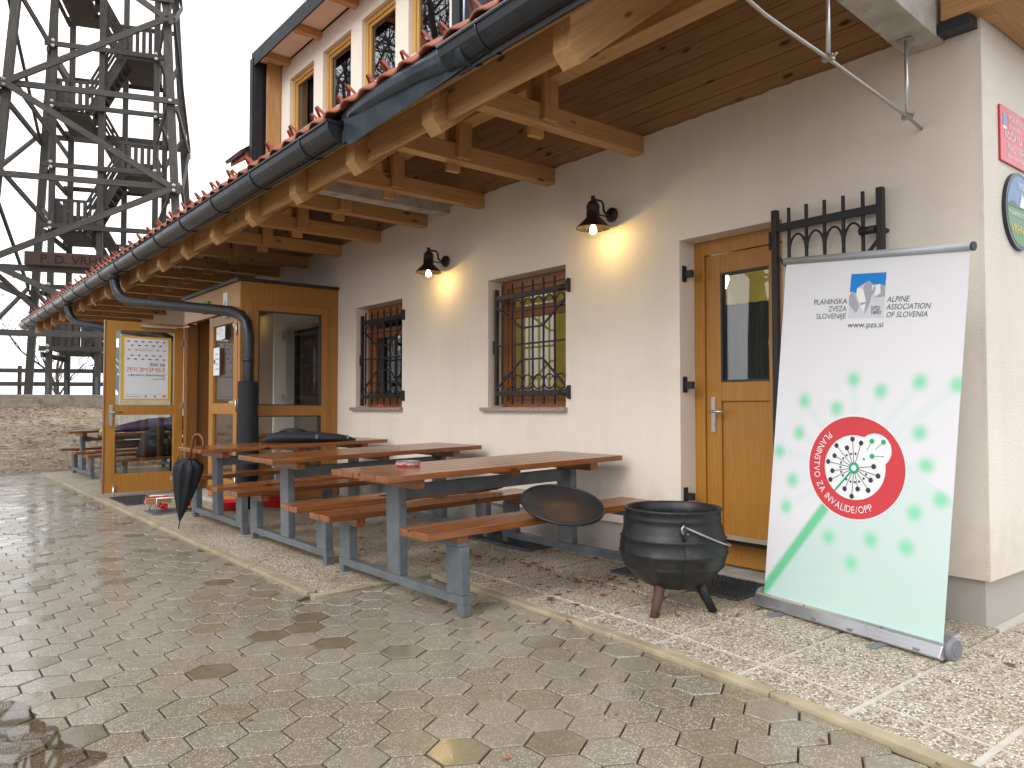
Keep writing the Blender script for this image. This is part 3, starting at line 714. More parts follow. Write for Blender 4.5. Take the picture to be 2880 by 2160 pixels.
# dormer roof, cheek and fascia
MB().box(-10.62, -4.4, 3.86, 9, 5.99, 6.05).build('dormer_roof', m_gutter, hut)
MB().box(-10.62, -4.4, 3.84, 3.86, 5.87, 6.07).build('dormer_fascia', m_fascia, hut)
MB().box(-10.55, -4.6, 3.88, DY-.01, 5.95, 5.985).build('dormer_soffit', m_plaster, hut)
for k in range(6): plank('dormer_rafter', (-10.2+1.0*k, 3.865, 5.90), (-10.2+1.0*k, DY+.0, 5.90), .10, .09, m_beam, hut)
plank('corner_board', (-10.49, DY-.11, 4.3), (-10.49, DY-.11, 5.94), .20, .04, m_beam, hut, up=(1, 0, 0))
MB().box(-10.66, -10.55, 3.83, DY+3, 4.3, 5.99).build('dormer_cheek', m_fascia, hut)
MB().box(-10.545, -10.515, 3.85, 3.96, 4.3, 5.86).build('cheek_trim', m_fascia, hut)
MB().box(-6.11, -5.98, DY-.06, DY+.2, 4.4, 5.94).build('dormer_trim', m_gutter, hut)
MB().box(-5.975, -4.5, DY-.03, DY+.2, 4.4, 5.94).build('metal_cladding', m_zinc, hut)
MB().box(-5.975, -4.5, DY-.035, DY-.03, 5.05, 5.06).build('cladding_seam', m_gutter, hut)
MB().tube([(-5.90, DY-.06, 4.5), (-5.90, DY-.06, 5.6)], .012, 8).build('conductor_rod', m_alu, hut)
MB().tube([(-9.5, 3.36, tz(3.36)+.05), (-7.5, 3.35, tz(3.35)+.07), (-5.9, 3.36, tz(3.36)+.05), (-5.92, 3.9, 4.55)], .008, 6).build('conductor_rod', m_alu, hut)
# eaves of the farther dormer
MB().prism([(3.75, 4.66), (4.7, 5.36), (4.7, 5.42), (3.72, 4.70)], lambda a, b, d: (d, a, b), -11.35, -10.7).build('far_dormer_roof', m_gutter, hut)
MB().prism([(3.80, 4.62), (4.7, 5.27), (4.7, 5.355), (3.80, 4.692)], lambda a, b, d: (d, a, b), -11.33, -10.72).build('far_dormer_eaves', m_tile, hut)
# ground floor windows with granite sills
for (a, b, c, d), dark in ((W1, 1), (W2, 0)):
    wv = window(a+.003, b-.003, c+.003, d-.003, 4.36, m_wframeb, m_glass, rails=(d-.30,), t=.075)
    MB().box(a-.075, b+.02, 4.155, 4.38, 1.063, 1.098).build('sill', m_granite, wv, bevel=.003)
# door beside the banner
d0, d1, dz0, dz1 = D1
door = MB(); y = 4.36
door.box(d0, d0+.085, y, y+.07, .03, dz1).box(d1-.085, d1, y, y+.07, .03, dz1).box(d0+.085, d1-.085, y, y+.07, dz1-.10, dz1)
dfr = door.build('door_frame', m_door, hut, bevel=.004)
lf = MB(); ly = y+.015; a, b = d0+.088, d1-.088
lf.box(a, a+.12, ly, ly+.06, .05, dz1-.103).box(b-.12, b, ly, ly+.06, .05, dz1-.103)
lf.box(a+.12, b-.12, ly+.001, ly+.06, dz1-.235, dz1-.103).box(a+.12, b-.12, ly+.001, ly+.06, 1.14, 1.27).box(a+.12, b-.12, ly+.001, ly+.06, .05, .19)
dleaf = lf.build('door_leaf', m_door, dfr, bevel=.004)
MB().box(a+.12, b-.12, ly+.018, ly+.05, .19, 1.14).build('door_panel', m_door, dfr, bevel=.003)
MB().box(a+.12, b-.12, ly+.025, ly+.031, 1.27, dz1-.235).build('pane', m_glass, dfr)
MB().box(a+.12, b-.12, ly-.006, ly+.02, .20, .225).build('weather_bar', m_pipe, dfr)
MB().box(a+.12, a+.135, ly-.002, ly+.03, 1.27, dz1-.235).box(a+.135, b-.12, ly-.002, ly+.03, dz1-.25, dz1-.235).box(a+.135, b-.12, ly-.002, ly+.03, 1.27, 1.283).build('glazing_seal', m_black, dfr)
hd = MB().box(a+.045, a+.078, ly-.010, ly, .93, 1.17)
hd.tube([(a+.062, ly-.01, 1.07), (a+.062, ly-.05, 1.07), (a+.075, ly-.056, 1.07), (a+.17, ly-.056, 1.068)], .009, 8); hd.tube([(a+.062, ly-.014, .985), (a+.062, ly, .985)], .012, 10)
hd.build('door_handle', m_chrome, dfr)
MB().box(d0, d1, 4.21, 4.45, -.02, .03).build('threshold', m_conc, hut)
for z in (2.02, 1.255, .495):
    k = MB().box(d0+.002, d0+.012, 4.225, 4.265, z-.055, z+.055).box(d0+.012, d0+.075, 4.235, 4.262, z-.03, z+.02); k.build('gate_catch', m_iron, hut, bevel=.003)
# rooms behind the glass
rm_ = MB().box(-6.3, -1.85, 7.4, 7.45, 0, 2.95).box(-6.35, -6.3, 4.52, 7.45, 0, 2.95).box(-1.85, -1.83, 4.52, 7.45, 0, 2.95)
tag(rm_.build('interior_wall', m_yellow), kind='structure')
tag(MB().box(-6.35, -1.83, 4.52, 7.45, 2.60, 2.64).build('interior_ceiling', m_yellow), kind='structure')
tag(MB().box(-10.7, -1.83, 4.52, 7.45, -.02, .0).build('interior_floor', m_wframeb), kind='structure')
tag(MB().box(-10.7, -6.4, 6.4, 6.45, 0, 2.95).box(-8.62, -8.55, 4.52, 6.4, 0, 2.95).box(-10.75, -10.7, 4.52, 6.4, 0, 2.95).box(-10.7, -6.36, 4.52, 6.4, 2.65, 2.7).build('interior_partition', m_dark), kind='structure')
def curtain(x0, x1, z0, z1, y, label, mat=m_net, amp=.018, wl=.09):
    mb = MB(); n_ = int((x1-x0)/.012); vs = []
    for z in (z0, z1):
        for i in range(n_+1):
            x = x0+(x1-x0)*i/n_; vs.append((x, y+amp*math.sin(x/wl*2*math.pi)*(1.1 if z == z0 else .8), z))
    mb.add(vs, [(i, i+1, n_+2+i, n_+1+i) for i in range(n_)], True); tag(mb.build('curtain', mat), label, 'curtain')
curtain(-4.90, -4.60, 1.12, 1.92, 4.56, 'white net curtain drawn aside in the grilled window beside the door')
curtain(-3.30, -2.66, .9, 1.82, 4.58, 'grey net curtain hanging behind the glass of the yellow wooden door', plain('grey_net', (.055, .055, .052), .9))
curtain(-7.62, -7.46, 1.12, 1.9, 4.56, 'narrow pale curtain in the dark grilled window beside the porch')
lampc = thing('added_pendant_lamp', 'round pendant lamp added to light the yellow room', 'lamp', (-4.4, 6.0, 2.3))  # lamp added to brighten the room behind window and door
MB().lathe([(0.01, .12), (.09, .09), (.12, 0), (.09, -.09), (.01, -.12)], 16, (-4.4, 6.0, 2.3)).build('globe', emit('added_pendant_glow', (1, .86, .55), 5), lampc)
MB().tube([(-4.4, 6.0, 2.41), (-4.4, 6.0, 2.6)], .008, 6).build('cord', m_black, lampc)
pl = bpy.data.lights.new('added_pendant_light', 'POINT'); pl.energy = 12; pl.color = (1, .85, .55); pl.shadow_soft_size = .13
plo = bpy.data.objects.new('added_pendant_light', pl); COL.objects.link(plo); attach(plo, lampc, Matrix.Translation((-4.4, 6.0, 2.13)))

# ------------------------------------------------------------------ glazed entrance porch
m_pside = wood('wood_larch_side', (.33, .145, .032), (.39, .18, .044), .38, axis=2, knots=False)
por = thing('entrance_porch', 'glazed larch wood entrance porch with its door standing open', 'porch', (-9.6, 3.5, 0))
PX0, PX1, PY, PT = -10.72, -8.60, 3.01, 2.52
sdw = MB()      # side wall facing the tables (plane x = PX1)
sdw.box(PX1-.07, PX1, PY, PY+.21, .02, PT).box(PX1-.07, PX1, 3.985, 4.205, .02, PT).box(PX1-.07, PX1, PY+.21, 3.985, 2.20, PT)
sdw.box(PX1-.07, PX1, PY+.21, 3.985, 1.0, 1.12).box(PX1-.07, PX1, PY+.21, 3.985, .02, .22)
sdw.build('side_frame', m_pside, por, bevel=.003)
trim = MB().box(PX1, PX1+.012, PY+.125, PY+.14, .1, 2.30).box(PX1, PX1+.012, 4.07, 4.085, .1, 2.30).box(PX1, PX1+.012, PY+.14, 4.07, 2.285, 2.30).build('moulding', m_pside, por)
for za, zb in ((1.12, 2.20), (.22, 1.0)):
    MB().box(PX1-.04, PX1-.034, PY+.21, 3.985, za, zb).build('pane', m_glass, por)
    MB().box(PX1-.03, PX1+.003, PY+.21, PY+.222, za, zb).box(PX1-.03, PX1+.003, 3.973, 3.985, za, zb).box(PX1-.03, PX1+.003, PY+.222, 3.973, za, za+.012).box(PX1-.03, PX1+.003, PY+.222, 3.973, zb-.012, zb).build('glazing_seal', m_black, por)
MB().box(PX0, PX1-.071, PY, PY+.07, 2.2, PT).build('header', m_doorx, por, bevel=.003)
MB().box(PX0, PX0+.13, PY, PY+.14, .02, 2.198).build('jamb', m_jamb, por, bevel=.004)
MB().box(-9.70, -9.665, PY+.01, PY+.07, .02, 2.198).build('mullion', m_door, por)
MB().box(PX0-.02, PX1+.03, PY-.04, 4.205, PT+.002, PT+.035).build('porch_roof', m_gutter, por)
MB().box(PX0, PX0+.07, PY+.142, 4.205, .02, PT).build('far_side_frame', m_jamb, por)
tag(MB().box(PX0, PX1, PY-.05, 4.5, -.03, .012).build('porch_floor', m_conc), kind='structure')
def glazed_leaf(name, par, org, ax, w_, h_, mats, z_mid=(.985, 1.115), low=.235):
    """glazed door leaf standing in the plane through org along ax"""
    M = basis(org, ax, (0, 0, 1)); s = .115; t = .06
    f = MB(); Bx = lambda a, b, c, d, e=-t/2, g=t/2: f.box(a, b, c, d, e, g)
    Bx(0, s, 0, h_); Bx(w_-s, w_, 0, h_); Bx(s, w_-s, h_-.115, h_, -t/2+.001, t/2-.001); Bx(s, w_-s, z_mid[0], z_mid[1], -t/2+.001, t/2-.001); Bx(s, w_-s, 0, low, -t/2+.001, t/2-.001)
    o = f.build(name, mats, par, M, bevel=.004)
    for a, b in ((low, z_mid[0]), (z_mid[1], h_-.115)): MB().box(s, w_-s, a, b, -.004, .004).build('pane', m_glass, o, M)
    return o, M
# fixed / closed leaf
l2, M2 = glazed_leaf('closed_leaf', por, (-9.66, PY+.035, .03), (1, 0, 0), .955, 2.155, m_doorx)
# open leaf, swung out across the terrace
OX = -10.80
l1, M1 = glazed_leaf('open_leaf', por, (OX, 2.085, .015), (0, 1, 0), .93, 2.185, m_doorx)
MB().box(OX-.032, OX+.033, 2.065, 2.084, .01, 2.205).build('edge_strip', m_jamb, l1)
h_ = MB().box(OX+.031, OX+.040, 2.125, 2.165, .86, 1.13); h_.tube([(OX+.04, 2.145, 1.035), (OX+.085, 2.145, 1.035), (OX+.092, 2.155, 1.035), (OX+.092, 2.27, 1.033)], .010, 8); h_.tube([(OX+.04, 2.145, .93), (OX+.046, 2.145, .93)], .014, 10)
h_.build('door_handle', m_chrome, l1)
k_ = MB().box(OX+.031, OX+.045, 2.175, 2.20, .0, .12); k_.tube([(OX+.06, 2.187, -.035), (OX+.05, 2.187, .09)], .012, 8); k_.build('door_stop', m_alu, l1)
c_ = MB().box(OX+.033, OX+.075, 2.48, 2.92, 2.135, 2.165); c_.tube([(OX+.06, 2.9, 2.15), (-10.45, 3.0, 2.15)], .006, 6); c_.build('door_closer', m_alu, por)
for z in (1.95, 1.12, .3): MB().tube([(OX+.045, 3.03, z-.06), (OX+.045, 3.03, z+.06)], .011, 8).box(OX+.03, OX+.06, 2.98, 3.03, z-.04, z+.04).build('hinge', m_chrome, por)
for z in (1.98, 1.12, .25): MB().tube([(-8.70, PY-.006, z-.07), (-8.70, PY-.006, z+.07)], .009, 8).build('hinge', m_alu, por)
# inside of the porch
tag(MB().box(-9.9, -8.9, 4.28, 4.36, .02, 2.1).build('inner_door', plain('inner_door_dark', (.045, .030, .022), .5)), 'dark brown inner door seen through the porch glass', 'door')

# signs on the porch
def flatprint(name, mat, poly, M, par, d=.0012):
    return MB().prism(poly, lambda a, b, z: (a, b, z), 0, d).build(name, mat, par, M)
def rect(x0, x1, y0, y1): return [(x0, y0), (x1, y0), (x1, y1), (x0, y1)]
def lettering(name, s, size, mat, par, M, x, y, align='LEFT', z=.0015, sx=1, spacing=1.0):
    me = text_mesh(s, size, mat, spacing=spacing, align=align)
    return link(name, me, par, M @ Matrix.Translation((x, y, z)) @ Matrix.Diagonal((sx, 1, 1, 1)))
def disc(r, c=(0, 0), n=20, sx=1, sy=1): return [(c[0]+r*sx*math.cos(2*math.pi*k/n), c[1]+r*sy*math.sin(2*math.pi*k/n)) for k in range(n)]
ex = thing('exit_sign', 'small green exit sign mounted on the porch header', 'sign', (-9.78, 3.0, 2.31))
ME = basis((-9.9, PY-.03, 2.26), (1, 0, 0), (0, 0, 1))
MB().box(0, .24, 0, .14, -.03, 0).build('panel', plain('exit_green', (.03, .30, .05), .5), ex, ME)
flatprint('figure', m_white, [(.10, .03), (.12, .03), (.13, .06), (.15, .04), (.16, .05), (.135, .09), (.15, .11), (.12, .115), (.09, .09), (.115, .085)], ME, ex)
ad = tag(MB().box(0, .15, 0, .30, -.002, 0).build('notice', m_paper, None, basis((-9.17, PY-.004, 2.14), (1, 0, 0), (0, 0, 1))), 'white pictogram notice on the porch header near its corner', 'notice')
Mn = basis((-9.17, PY-.004, 2.14), (1, 0, 0), (0, 0, 1))
flatprint('pictogram', m_grey, [(.06, .07), (.075, .07), (.075, .12), (.1, .09), (.11, .1), (.08, .15), (.1, .2), (.07, .21), (.04, .16), (.05, .15)], Mn, ad)
flatprint('caption', m_grey, rect(.03, .12, .03, .045), Mn, ad)
for (x, z, w_, hh, lab) in ((-9.40, 1.90, .30, .15, 'small white sticker sign at the top of the closed porch door glass'), (-9.50, 1.48, .21, .33, 'white paper notice taped to the closed porch door glass')):
    Mn = basis((x, PY-.002, z), (1, 0, 0), (0, 0, 1)); o = tag(MB().box(0, w_, 0, hh, -.0015, 0).build('notice', m_paper, None, Mn), lab, 'notice')
    for k in range(4): flatprint('text_line', m_grey, rect(w_*.35, w_*(.9-.1*(k % 2)), hh*(.2+.18*k), hh*(.2+.18*k)+hh*.05), Mn, o)
    flatprint('icon', m_ink, disc(hh*.09, (w_*.18, hh*.5), 10), Mn, o)
# poster on the open door
po = thing('poster', 'yellow bordered white poster taped to the glass of the open porch door', 'poster', (OX, 2.58, 1.6))
Mp = basis((OX+.0065, 2.265, 1.185), (0, 1, 0), (0, 0, 1)); PW, PH = .60, .83
MB().box(0, PW, 0, PH, -.0015, 0).build('border', m_yel, po, Mp)
flatprint('sheet', m_paper, rect(.035, PW-.035, .025, PH-.025), Mp, po)
Mq = Mp @ Matrix.Translation((0, 0, .0015))
fish = [(-.016, 0), (-.008, .008), (.006, .008), (.016, 0), (.006, -.008), (-.008, -.008)]
def fishes(nm, mat, rows):
    for y, xs, fl in rows:
        mb = MB(); P_ = [(fl*a, b) for a, b in fish]; P_ = P_ if fl > 0 else P_[::-1]; P_ = P_[1:]+[(-.022*fl, .008)] if False else P_
        body_ = [(.016*fl, 0), (.006*fl, .008), (-.008*fl, .008), (-.013*fl, .003), (-.022*fl, .008), (-.022*fl, -.008), (-.013*fl, -.003), (-.008*fl, -.008), (.006*fl, -.008)]
        mb.prism(body_ if fl > 0 else body_[::-1], lambda a, b, z: (a, b, z), 0, .001); me_ = mb.mesh(nm, mat)
        for x in xs: link(nm, me_, po, Mq @ Matrix.Translation((x, y, 0)))
six = [.085+.086*k for k in range(6)]; five = [.128+.086*k for k in range(5)]
fishes('black_fish', m_ink, [(.765, six, 1), (.715, five, 1), (.585, five, 1), (.537, six, 1)])
fishes('orange_fish', m_orange, [(.655, [six[0], six[1], six[4], six[5]], -1)])
lettering('slogan', 'Ne zaupaj drugim na ladjo...', .017, m_grey, po, Mq, .205, .667)
lettering('slogan', 'SPREMENI/AJ TUDI TI!', .017, m_ink, po, Mq, .205, .645)
lettering('headline', 'dan za', .075, m_ink, po, Mq, PW-.075, .452, 'RIGHT')
x = .0
def add_mesh(mb, me, T_, flip=False):
    b = len(mb.v); mb.v += [tuple(T_ @ v.co) for v in me.vertices]
    for p in me.polygons:
        ix = [i+b for i in p.vertices]; mb.f.append(tuple(reversed(ix)) if flip else tuple(ix)); mb.sm.append(False)
glyphs = [('S', 1), ('P', 0), ('R', 0), ('E', 1), ('M', 0), ('E', 1), ('M', 0), ('B', 0), ('E', 1)]
gl_ = [(text_mesh(ch, .078, m_orange), mir) for ch, mir in glyphs]
tot = sum(width(g)[1]-width(g)[0]+.009 for g, _ in gl_); sx = (PW-.13)/tot
for g, mir in gl_:
    a, b = width(g)
    for q_ in g.vertices: q_.co.x = ((b-q_.co.x) if mir else (q_.co.x-a))*sx
    if mir: g.flip_normals()
    link('headline_letter', g, po, Mq @ Matrix.Translation((.06+x*sx, .375, .0005))); x += b-a+.009
lettering('headline', 'odpravimo diskriminacijo', .045, m_ink, po, Mq, PW-.07, .318, 'RIGHT', sx=.98)
lettering('date', '6. april 2019', .031, m_ink, po, Mq, PW-.07, .272, 'RIGHT')
flatprint('rule', m_grey, rect(.05, PW-.05, .075, .078), Mq, po)
lettering('web_address', 'www.filantropija.org', .022, m_ink, po, Mq, .055, .045)
flatprint('logo', m_ink, rect(.285, .305, .045, .065), Mq, po); flatprint('logo', m_ink, rect(.395, .415, .045, .065), Mq, po)
flatprint('logo', m_orange, rect(.50, .54, .042, .072), Mq, po)

# ------------------------------------------------------------------ wall lamps
def wall_lamp(x, z, label):
    t = thing('wall_lamp', label, 'lamp', (x, 4.2, z), 'lamps on the facade')
    pt = MB().lathe([(.0, 0), (.052, 0), (.055, .006), (.055, .022), (.045, .034), (.0, .04)], 20, (x, 4.2, z), M=Matrix.Rotation(R(90), 4, 'X'))
    pt.build('wall_plate', m_iron, t)
    xo, yo = x, 3.99
    MB().tube([(x, 4.17, z), (x, 4.12, z+.0), (x, 4.10, z+.02), (x, 4.095, z+.065), (x, 4.08, z+.085), (x, yo+.02, z+.088), (x, yo, z+.085)], .009, 8).tube([(x, 4.165, z-.02), (x, yo+.03, z-.02)], .006, 6).tube([(xo, yo, z+.06), (xo, yo, z+.11)], .016, 10).build('arm', m_iron, t)
    cap = [(.0, .075), (.030, .07), (.046, .045), (.050, .02), (.045, .0), (.050, -.01), (.050, -.05), (.056, -.055), (.075, -.075), (.105, -.105), (.125, -.125), (.127, -.132), (.120, -.130), (.10, -.108), (.05, -.062), (.02, -.05)]
    MB().lathe(cap, 28, (xo, yo, z)).build('shade', plain('lamp_shade_copper_black', (.035, .024, .02), .4, .4), t)
    MB().lathe([(.062, -.10)]+[(.072*math.cos(R(a)), -.135-.072*math.sin(R(a))) for a in range(-20, 91, 10)], 24, (xo, yo, z)).build('globe', m_globe, t)
    MB().lathe([(.001, -.105), (.016, -.11), (.020, -.125), (.026, -.145), (.022, -.165), (.001, -.172)], 14, (xo, yo, z)).build('bulb', m_bulb, t)
    L = bpy.data.lights.new('bulb_light', 'POINT'); L.energy = 1.8; L.color = (1, .64, .20); L.shadow_soft_size = .012
    lo = bpy.data.objects.new('bulb_light', L); COL.objects.link(lo); attach(lo, t, Matrix.Translation((xo, yo, z-.188)))
wall_lamp(-6.245, 2.525, 'lit black bell-shaped wall lamp between the two grilled windows')
wall_lamp(-4.01, 2.545, 'lit black bell-shaped wall lamp between grilled window and yellow door')

# ------------------------------------------------------------------ wrought iron grilles
def arch(mb, xa, xb, z0, h, y, r=.006):
    c = (xa+xb)/2; w_ = (xb-xa)/2-.004
    mb.tube([(c-w_*math.cos(R(a)), y, z0+h*math.sin(R(a))) for a in range(0, 181, 15)], r, 6)
def grille(x0, x1, z0, z1, y, label):
    t = thing('window_grille', label, 'grille', ((x0+x1)/2, y, z0), 'hinged grilles in the window openings')
    plank('frame_post', (x0, y, z0-.01), (x0, y, z1-.03), .032, .03, m_iron, t, up=(1, 0, 0), bevel=.003)
    zt, zb = z1-.115, z0+.095
    plank('rail', (x0, y, zt), (x1, y, zt), .03, .045, m_iron, t, bevel=.003)
    plank('rail', (x0, y, zb), (x1, y, zb), .03, .045, m_iron, t, bevel=.003)
    plank('thin_rail', (x0, y, (zt+zb)/2), (x1, y, (zt+zb)/2), .012, .016, m_iron, t, bevel=0)
    n_ = 7; xs = [x0+.085+(x1-x0-.115)*k/(n_-1) for k in range(n_)]
    for x in xs: plank('bar', (x, y-.002, z0), (x, y-.002, z1), .014, .014, m_iron, t, up=(1, 0, 0), bevel=.002)
    for a, b in zip(xs, xs[1:]):
        mb = MB(); arch(mb, a, b, zt-.135, .10, y); mb.build('arch', m_iron, t)
        mb = MB(); c = (a+b)/2; w_ = (b-a)/2-.006
        mb.tube([(c+w_*math.cos(R(q)), y, zb+.095+.062*math.sin(R(q))) for q in range(0, 361, 15)], .006, 6); mb.build('ring', m_iron, t)
    plank('thin_rail', (xs[0], y+.001, zt-.14), (xs[-1], y+.001, zt-.14), .010, .012, m_iron, t, bevel=0)
    zu, zl = zt-.29, zb+.29
    plank('brace', (xs[2], y-.012, zu), (xs[4], y-.012, zu), .010, .016, m_iron, t, bevel=0)
    plank('brace', (xs[2], y-.012, zl), (xs[4], y-.012, zl), .010, .016, m_iron, t, bevel=0)
    for xa, xb in ((x0, xs[2]), (x1, xs[4])):
        plank('brace', (xa, y-.012, zt-.07), (xb, y-.012, zu), .010, .018, m_iron, t, bevel=0)
        plank('brace', (xa, y-.012, zb+.03), (xb, y-.012, zl), .010, .018, m_iron, t, bevel=0)
    MB().box(x0-.03, x0-.012, y-.02, y+.02, (zt+zb)/2-.07, (zt+zb)/2+.05).build('lock_box', m_iron, t)
    for z in (zt, zb):
        MB().tube([(x1-.085, y-.022, z), (x1+.01, y-.022, z)], .024, 10).tube([(x1+.01, y-.022, z), (x1+.055, 4.19, z)], .014, 8).prism([(x1+.035, z-.015), (x1+.062, z-.055), (x1+.07, z-.055), (x1+.07, z+.055), (x1+.062, z+.055), (x1+.035, z+.015)], lambda a, b, d: (a, d, b), 4.165, 4.199).build('hinge', m_iron, t)
grille(-8.06, -7.095, 1.125, 2.19, 4.245, 'black iron window grille over the dark window beside the porch')
grille(-5.50, -4.545, 1.125, 2.19, 4.245, 'black iron window grille over the yellow-lit window beside the door')
# tall gate leaf folded back against the wall
gt = thing('iron_gate', 'tall black iron gate leaf folded back against the wall behind the banner', 'gate', (-2.28, 4.13, .1))
gy = 4.13
for x, zt in ((-2.60, 2.285), (-1.965, 2.285)): plank('frame_post', (x, gy, .09), (x, gy, zt), .04, .035, m_iron, gt, up=(1, 0, 0), bevel=.003)
for z in (2.175, .22): plank('rail', (-2.60, gy, z), (-1.965, gy, z), .03, .045, m_iron, gt, bevel=.003)
gx = [-2.51+.112*k for k in range(5)]
for x in gx: plank('bar', (x, gy, .15), (x, gy, 2.285), .016, .016, m_iron, gt, up=(1, 0, 0), bevel=.002)
for a, b in zip(gx, gx[1:]): mb = MB(); arch(mb, a, b, 2.02, .10, gy, .007); mb.build('arch', m_iron, gt)
plank('brace', (-2.60, gy, 2.02), (-2.40, gy, 1.80), .012, .018, m_iron, gt, bevel=0); plank('brace', (-1.965, gy, 2.02), (-2.16, gy, 1.80), .012, .018, m_iron, gt, bevel=0)
MB().tube([(-2.07, gy-.02, 2.06), (-1.985, gy-.02, 2.06)], .022, 10).build('hinge', m_iron, gt)
MB().box(-2.635, -2.622, gy-.02, gy+.02, 2.05, 2.16).build('catch', m_iron, gt)
for z in (2.06, .4): MB().tube([(-1.965, gy, z), (-1.965, 4.21, z)], .014, 8).build('hinge', m_iron, gt)

# ------------------------------------------------------------------ hanging conduit at the corner
cd_ = thing('hanging_conduit', 'thin steel conduit hung on rods under the corner eaves', 'conduit', (-1.776, 4.2, 2.57))
MB().tube([(-1.776, 4.21, 2.565), (-1.776, 3.99, 2.60), (-1.776, 3.25, 2.673), (-1.79, 2.95, 2.71), (-1.80, 2.80, 2.735), (-1.81, 2.5, 2.80)], .0085, 8).build('pipe', m_wire, cd_)
MB().tube([(-1.776, 4.035, 2.59), (-1.776, 4.035, 3.02)], .010, 8).build('rod', m_alu, cd_)
MB().tube([(-1.776, 3.26, 2.67), (-1.776, 3.26, 3.10)], .010, 8).build('rod', m_alu, cd_)
for y, z in ((4.035, 2.592), (3.26, 2.675)): MB().box(-1.80, -1.752, y-.014, y+.014, z-.012, z+.012).tube([(-1.75, y, z), (-1.735, y, z+.012)], .006, 6).build('clamp', m_wire, cd_)
MB().box(-1.81, -1.74, 4.0, 4.07, 2.985, 2.992).build('foot_plate', m_wire, cd_)

# ------------------------------------------------------------------ signs on the side wall
XS = XR+.004
rs_ = thing('hut_name_sign', 'red enamel sign with white hut name on the side wall', 'sign', (XS, 4.7, 2.5))
Mr = basis((XS+.012, 4.40, 2.37), (0, 1, 0), (0, 0, 1))
MB().box(0, .62, 0, .29, -.010, 0).build('plate', plain('enamel_red', (.55, .018, .03), .25, 0, .06), rs_, Mr, bevel=.003)
lettering('lettering', 'PLANINSKO DRUŠTVO', .045, m_white, rs_, Mr, .11, .225); lettering('lettering', 'PD VRHNIKA', .03, m_white, rs_, Mr, .11, .185)
lettering('lettering', 'KOČA NA PLANINI', .056, m_white, rs_, Mr, .05, .125); lettering('lettering', 'NAD VRHNIKO', .056, m_white, rs_, Mr, .09, .068)
lettering('lettering', 'Planina nad Vrhniko', .028, m_white, rs_, Mr, .09, .03)
flatprint('crest', plain('crest_blue', (.16, .38, .6), .5), disc(.03, (.06, .225), 20, .85, 1.2), Mr, rs_); flatprint('crest_base', m_white, rect(.035, .085, .172, .188), Mr, rs_)
ro = thing('round_club_sign', 'round painted club sign with mountains below the red sign', 'sign', (XS, 4.65, 2.13))
Mo = basis((XS+.02, 4.635, 2.135), (0, 1, 0), (0, 0, 1)); rr_ = .205
MB().prism(disc(rr_, n=48), lambda a, b, z: (a, b, z), -.02, 0).build('disc', plain('sign_rim_navy', (.012, .02, .035), .35), ro, Mo)
def segment(y0, y1, r=.185, wav=0):
    pts = []
    a0, a1 = math.asin(max(-1, y0/r)), math.asin(min(1, y1/r))
    right_ = [(r*math.cos(a0+(a1-a0)*k/12), r*math.sin(a0+(a1-a0)*k/12)) for k in range(13)]
    return right_+[(-x, y) for x, y in reversed(right_)]
flatprint('sky_field', plain('sign_blue', (.10, .22, .42), .4, 0, .35, 9), segment(.01, .185), Mo, ro); flatprint('meadow', plain('sign_green', (.06, .20, .06), .4, 0, .3, 9), segment(-.185, .0101), Mo, ro)
flatprint('ridge', plain('sign_ridge', (.05, .09, .06), .4), [(-.183, .01), (.183, .01), (.15, .035), (.09, .02), (.04, .05), (-.03, .02), (-.10, .045), (-.15, .03)], Mo @ Matrix.Translation((0, 0, .0013)), ro)
flatprint('summit', m_white, [(-.02, .02), (.08, .02), (.05, .09), (.03, .075), (.015, .10)], Mo @ Matrix.Translation((0, 0, .0026)), ro)
lettering('lettering', '1905', .05, m_white, ro, Mo, 0, .115, 'CENTER', .0035); lettering('lettering', 'PLANINSKO DRUŠTVO', .034, m_white, ro, Mo, 0, -.035, 'CENTER', .0035, .95, 1)
lettering('lettering', 'VRHNIKA', .065, plain('sign_yellow', (.75, .6, .02), .4), ro, Mo, 0, -.125, 'CENTER', .0035)

# ------------------------------------------------------------------ roll-up banner
bn = thing('rollup_banner', 'white and green roll-up banner with a red ring emblem beside the door', 'banner', (-1.95, 3.67, gz(3.67)))
cBL, cBR, cTL, cTR = Vector((-2.46, 3.76, .069)), Vector((-1.461, 3.585, .065)), Vector((-2.325, 3.797, 1.885)), Vector((-1.337, 3.624, 1.784))
bnr = (cBR-cBL).cross(cTL-cBL).normalized()
if bnr.y > 0: bnr = -bnr
def BP(u, v, o=0): return (cBL*(1-u)+cBR*u)*(1-v)+(cTL*(1-u)+cTR*u)*v+bnr*(o+.010*math.sin(math.pi*v)*math.sin(math.pi*u))
blobs = [(.1863, .593), (.3882, .5773), (.1652, .4975), (.0396, .4367), (.1416, .3569), (.1107, .2761), (.3898, .2111), (.526, .1526), (.623, .2268), (.8041, .2256), (.8309, .3193), (.9485, .3629), (.8716, .4454), (.8305, .5288), (.4744, .6613), (.6266, .6334), (.8147, .662), (.9849, .6583)]
HB = 1.77; hub = (.5135, .416*HB)
def sm(a, b, x): t = max(0, min(1, (x-a)/(b-a))); return t*t*(3-2*t)
def segd(p, a, b):
    ax, ay = b[0]-a[0], b[1]-a[1]; L2 = ax*ax+ay*ay; t = max(0, min(1, ((p[0]-a[0])*ax+(p[1]-a[1])*ay)/L2))
    return math.hypot(p[0]-a[0]-ax*t, p[1]-a[1]-ay*t), t
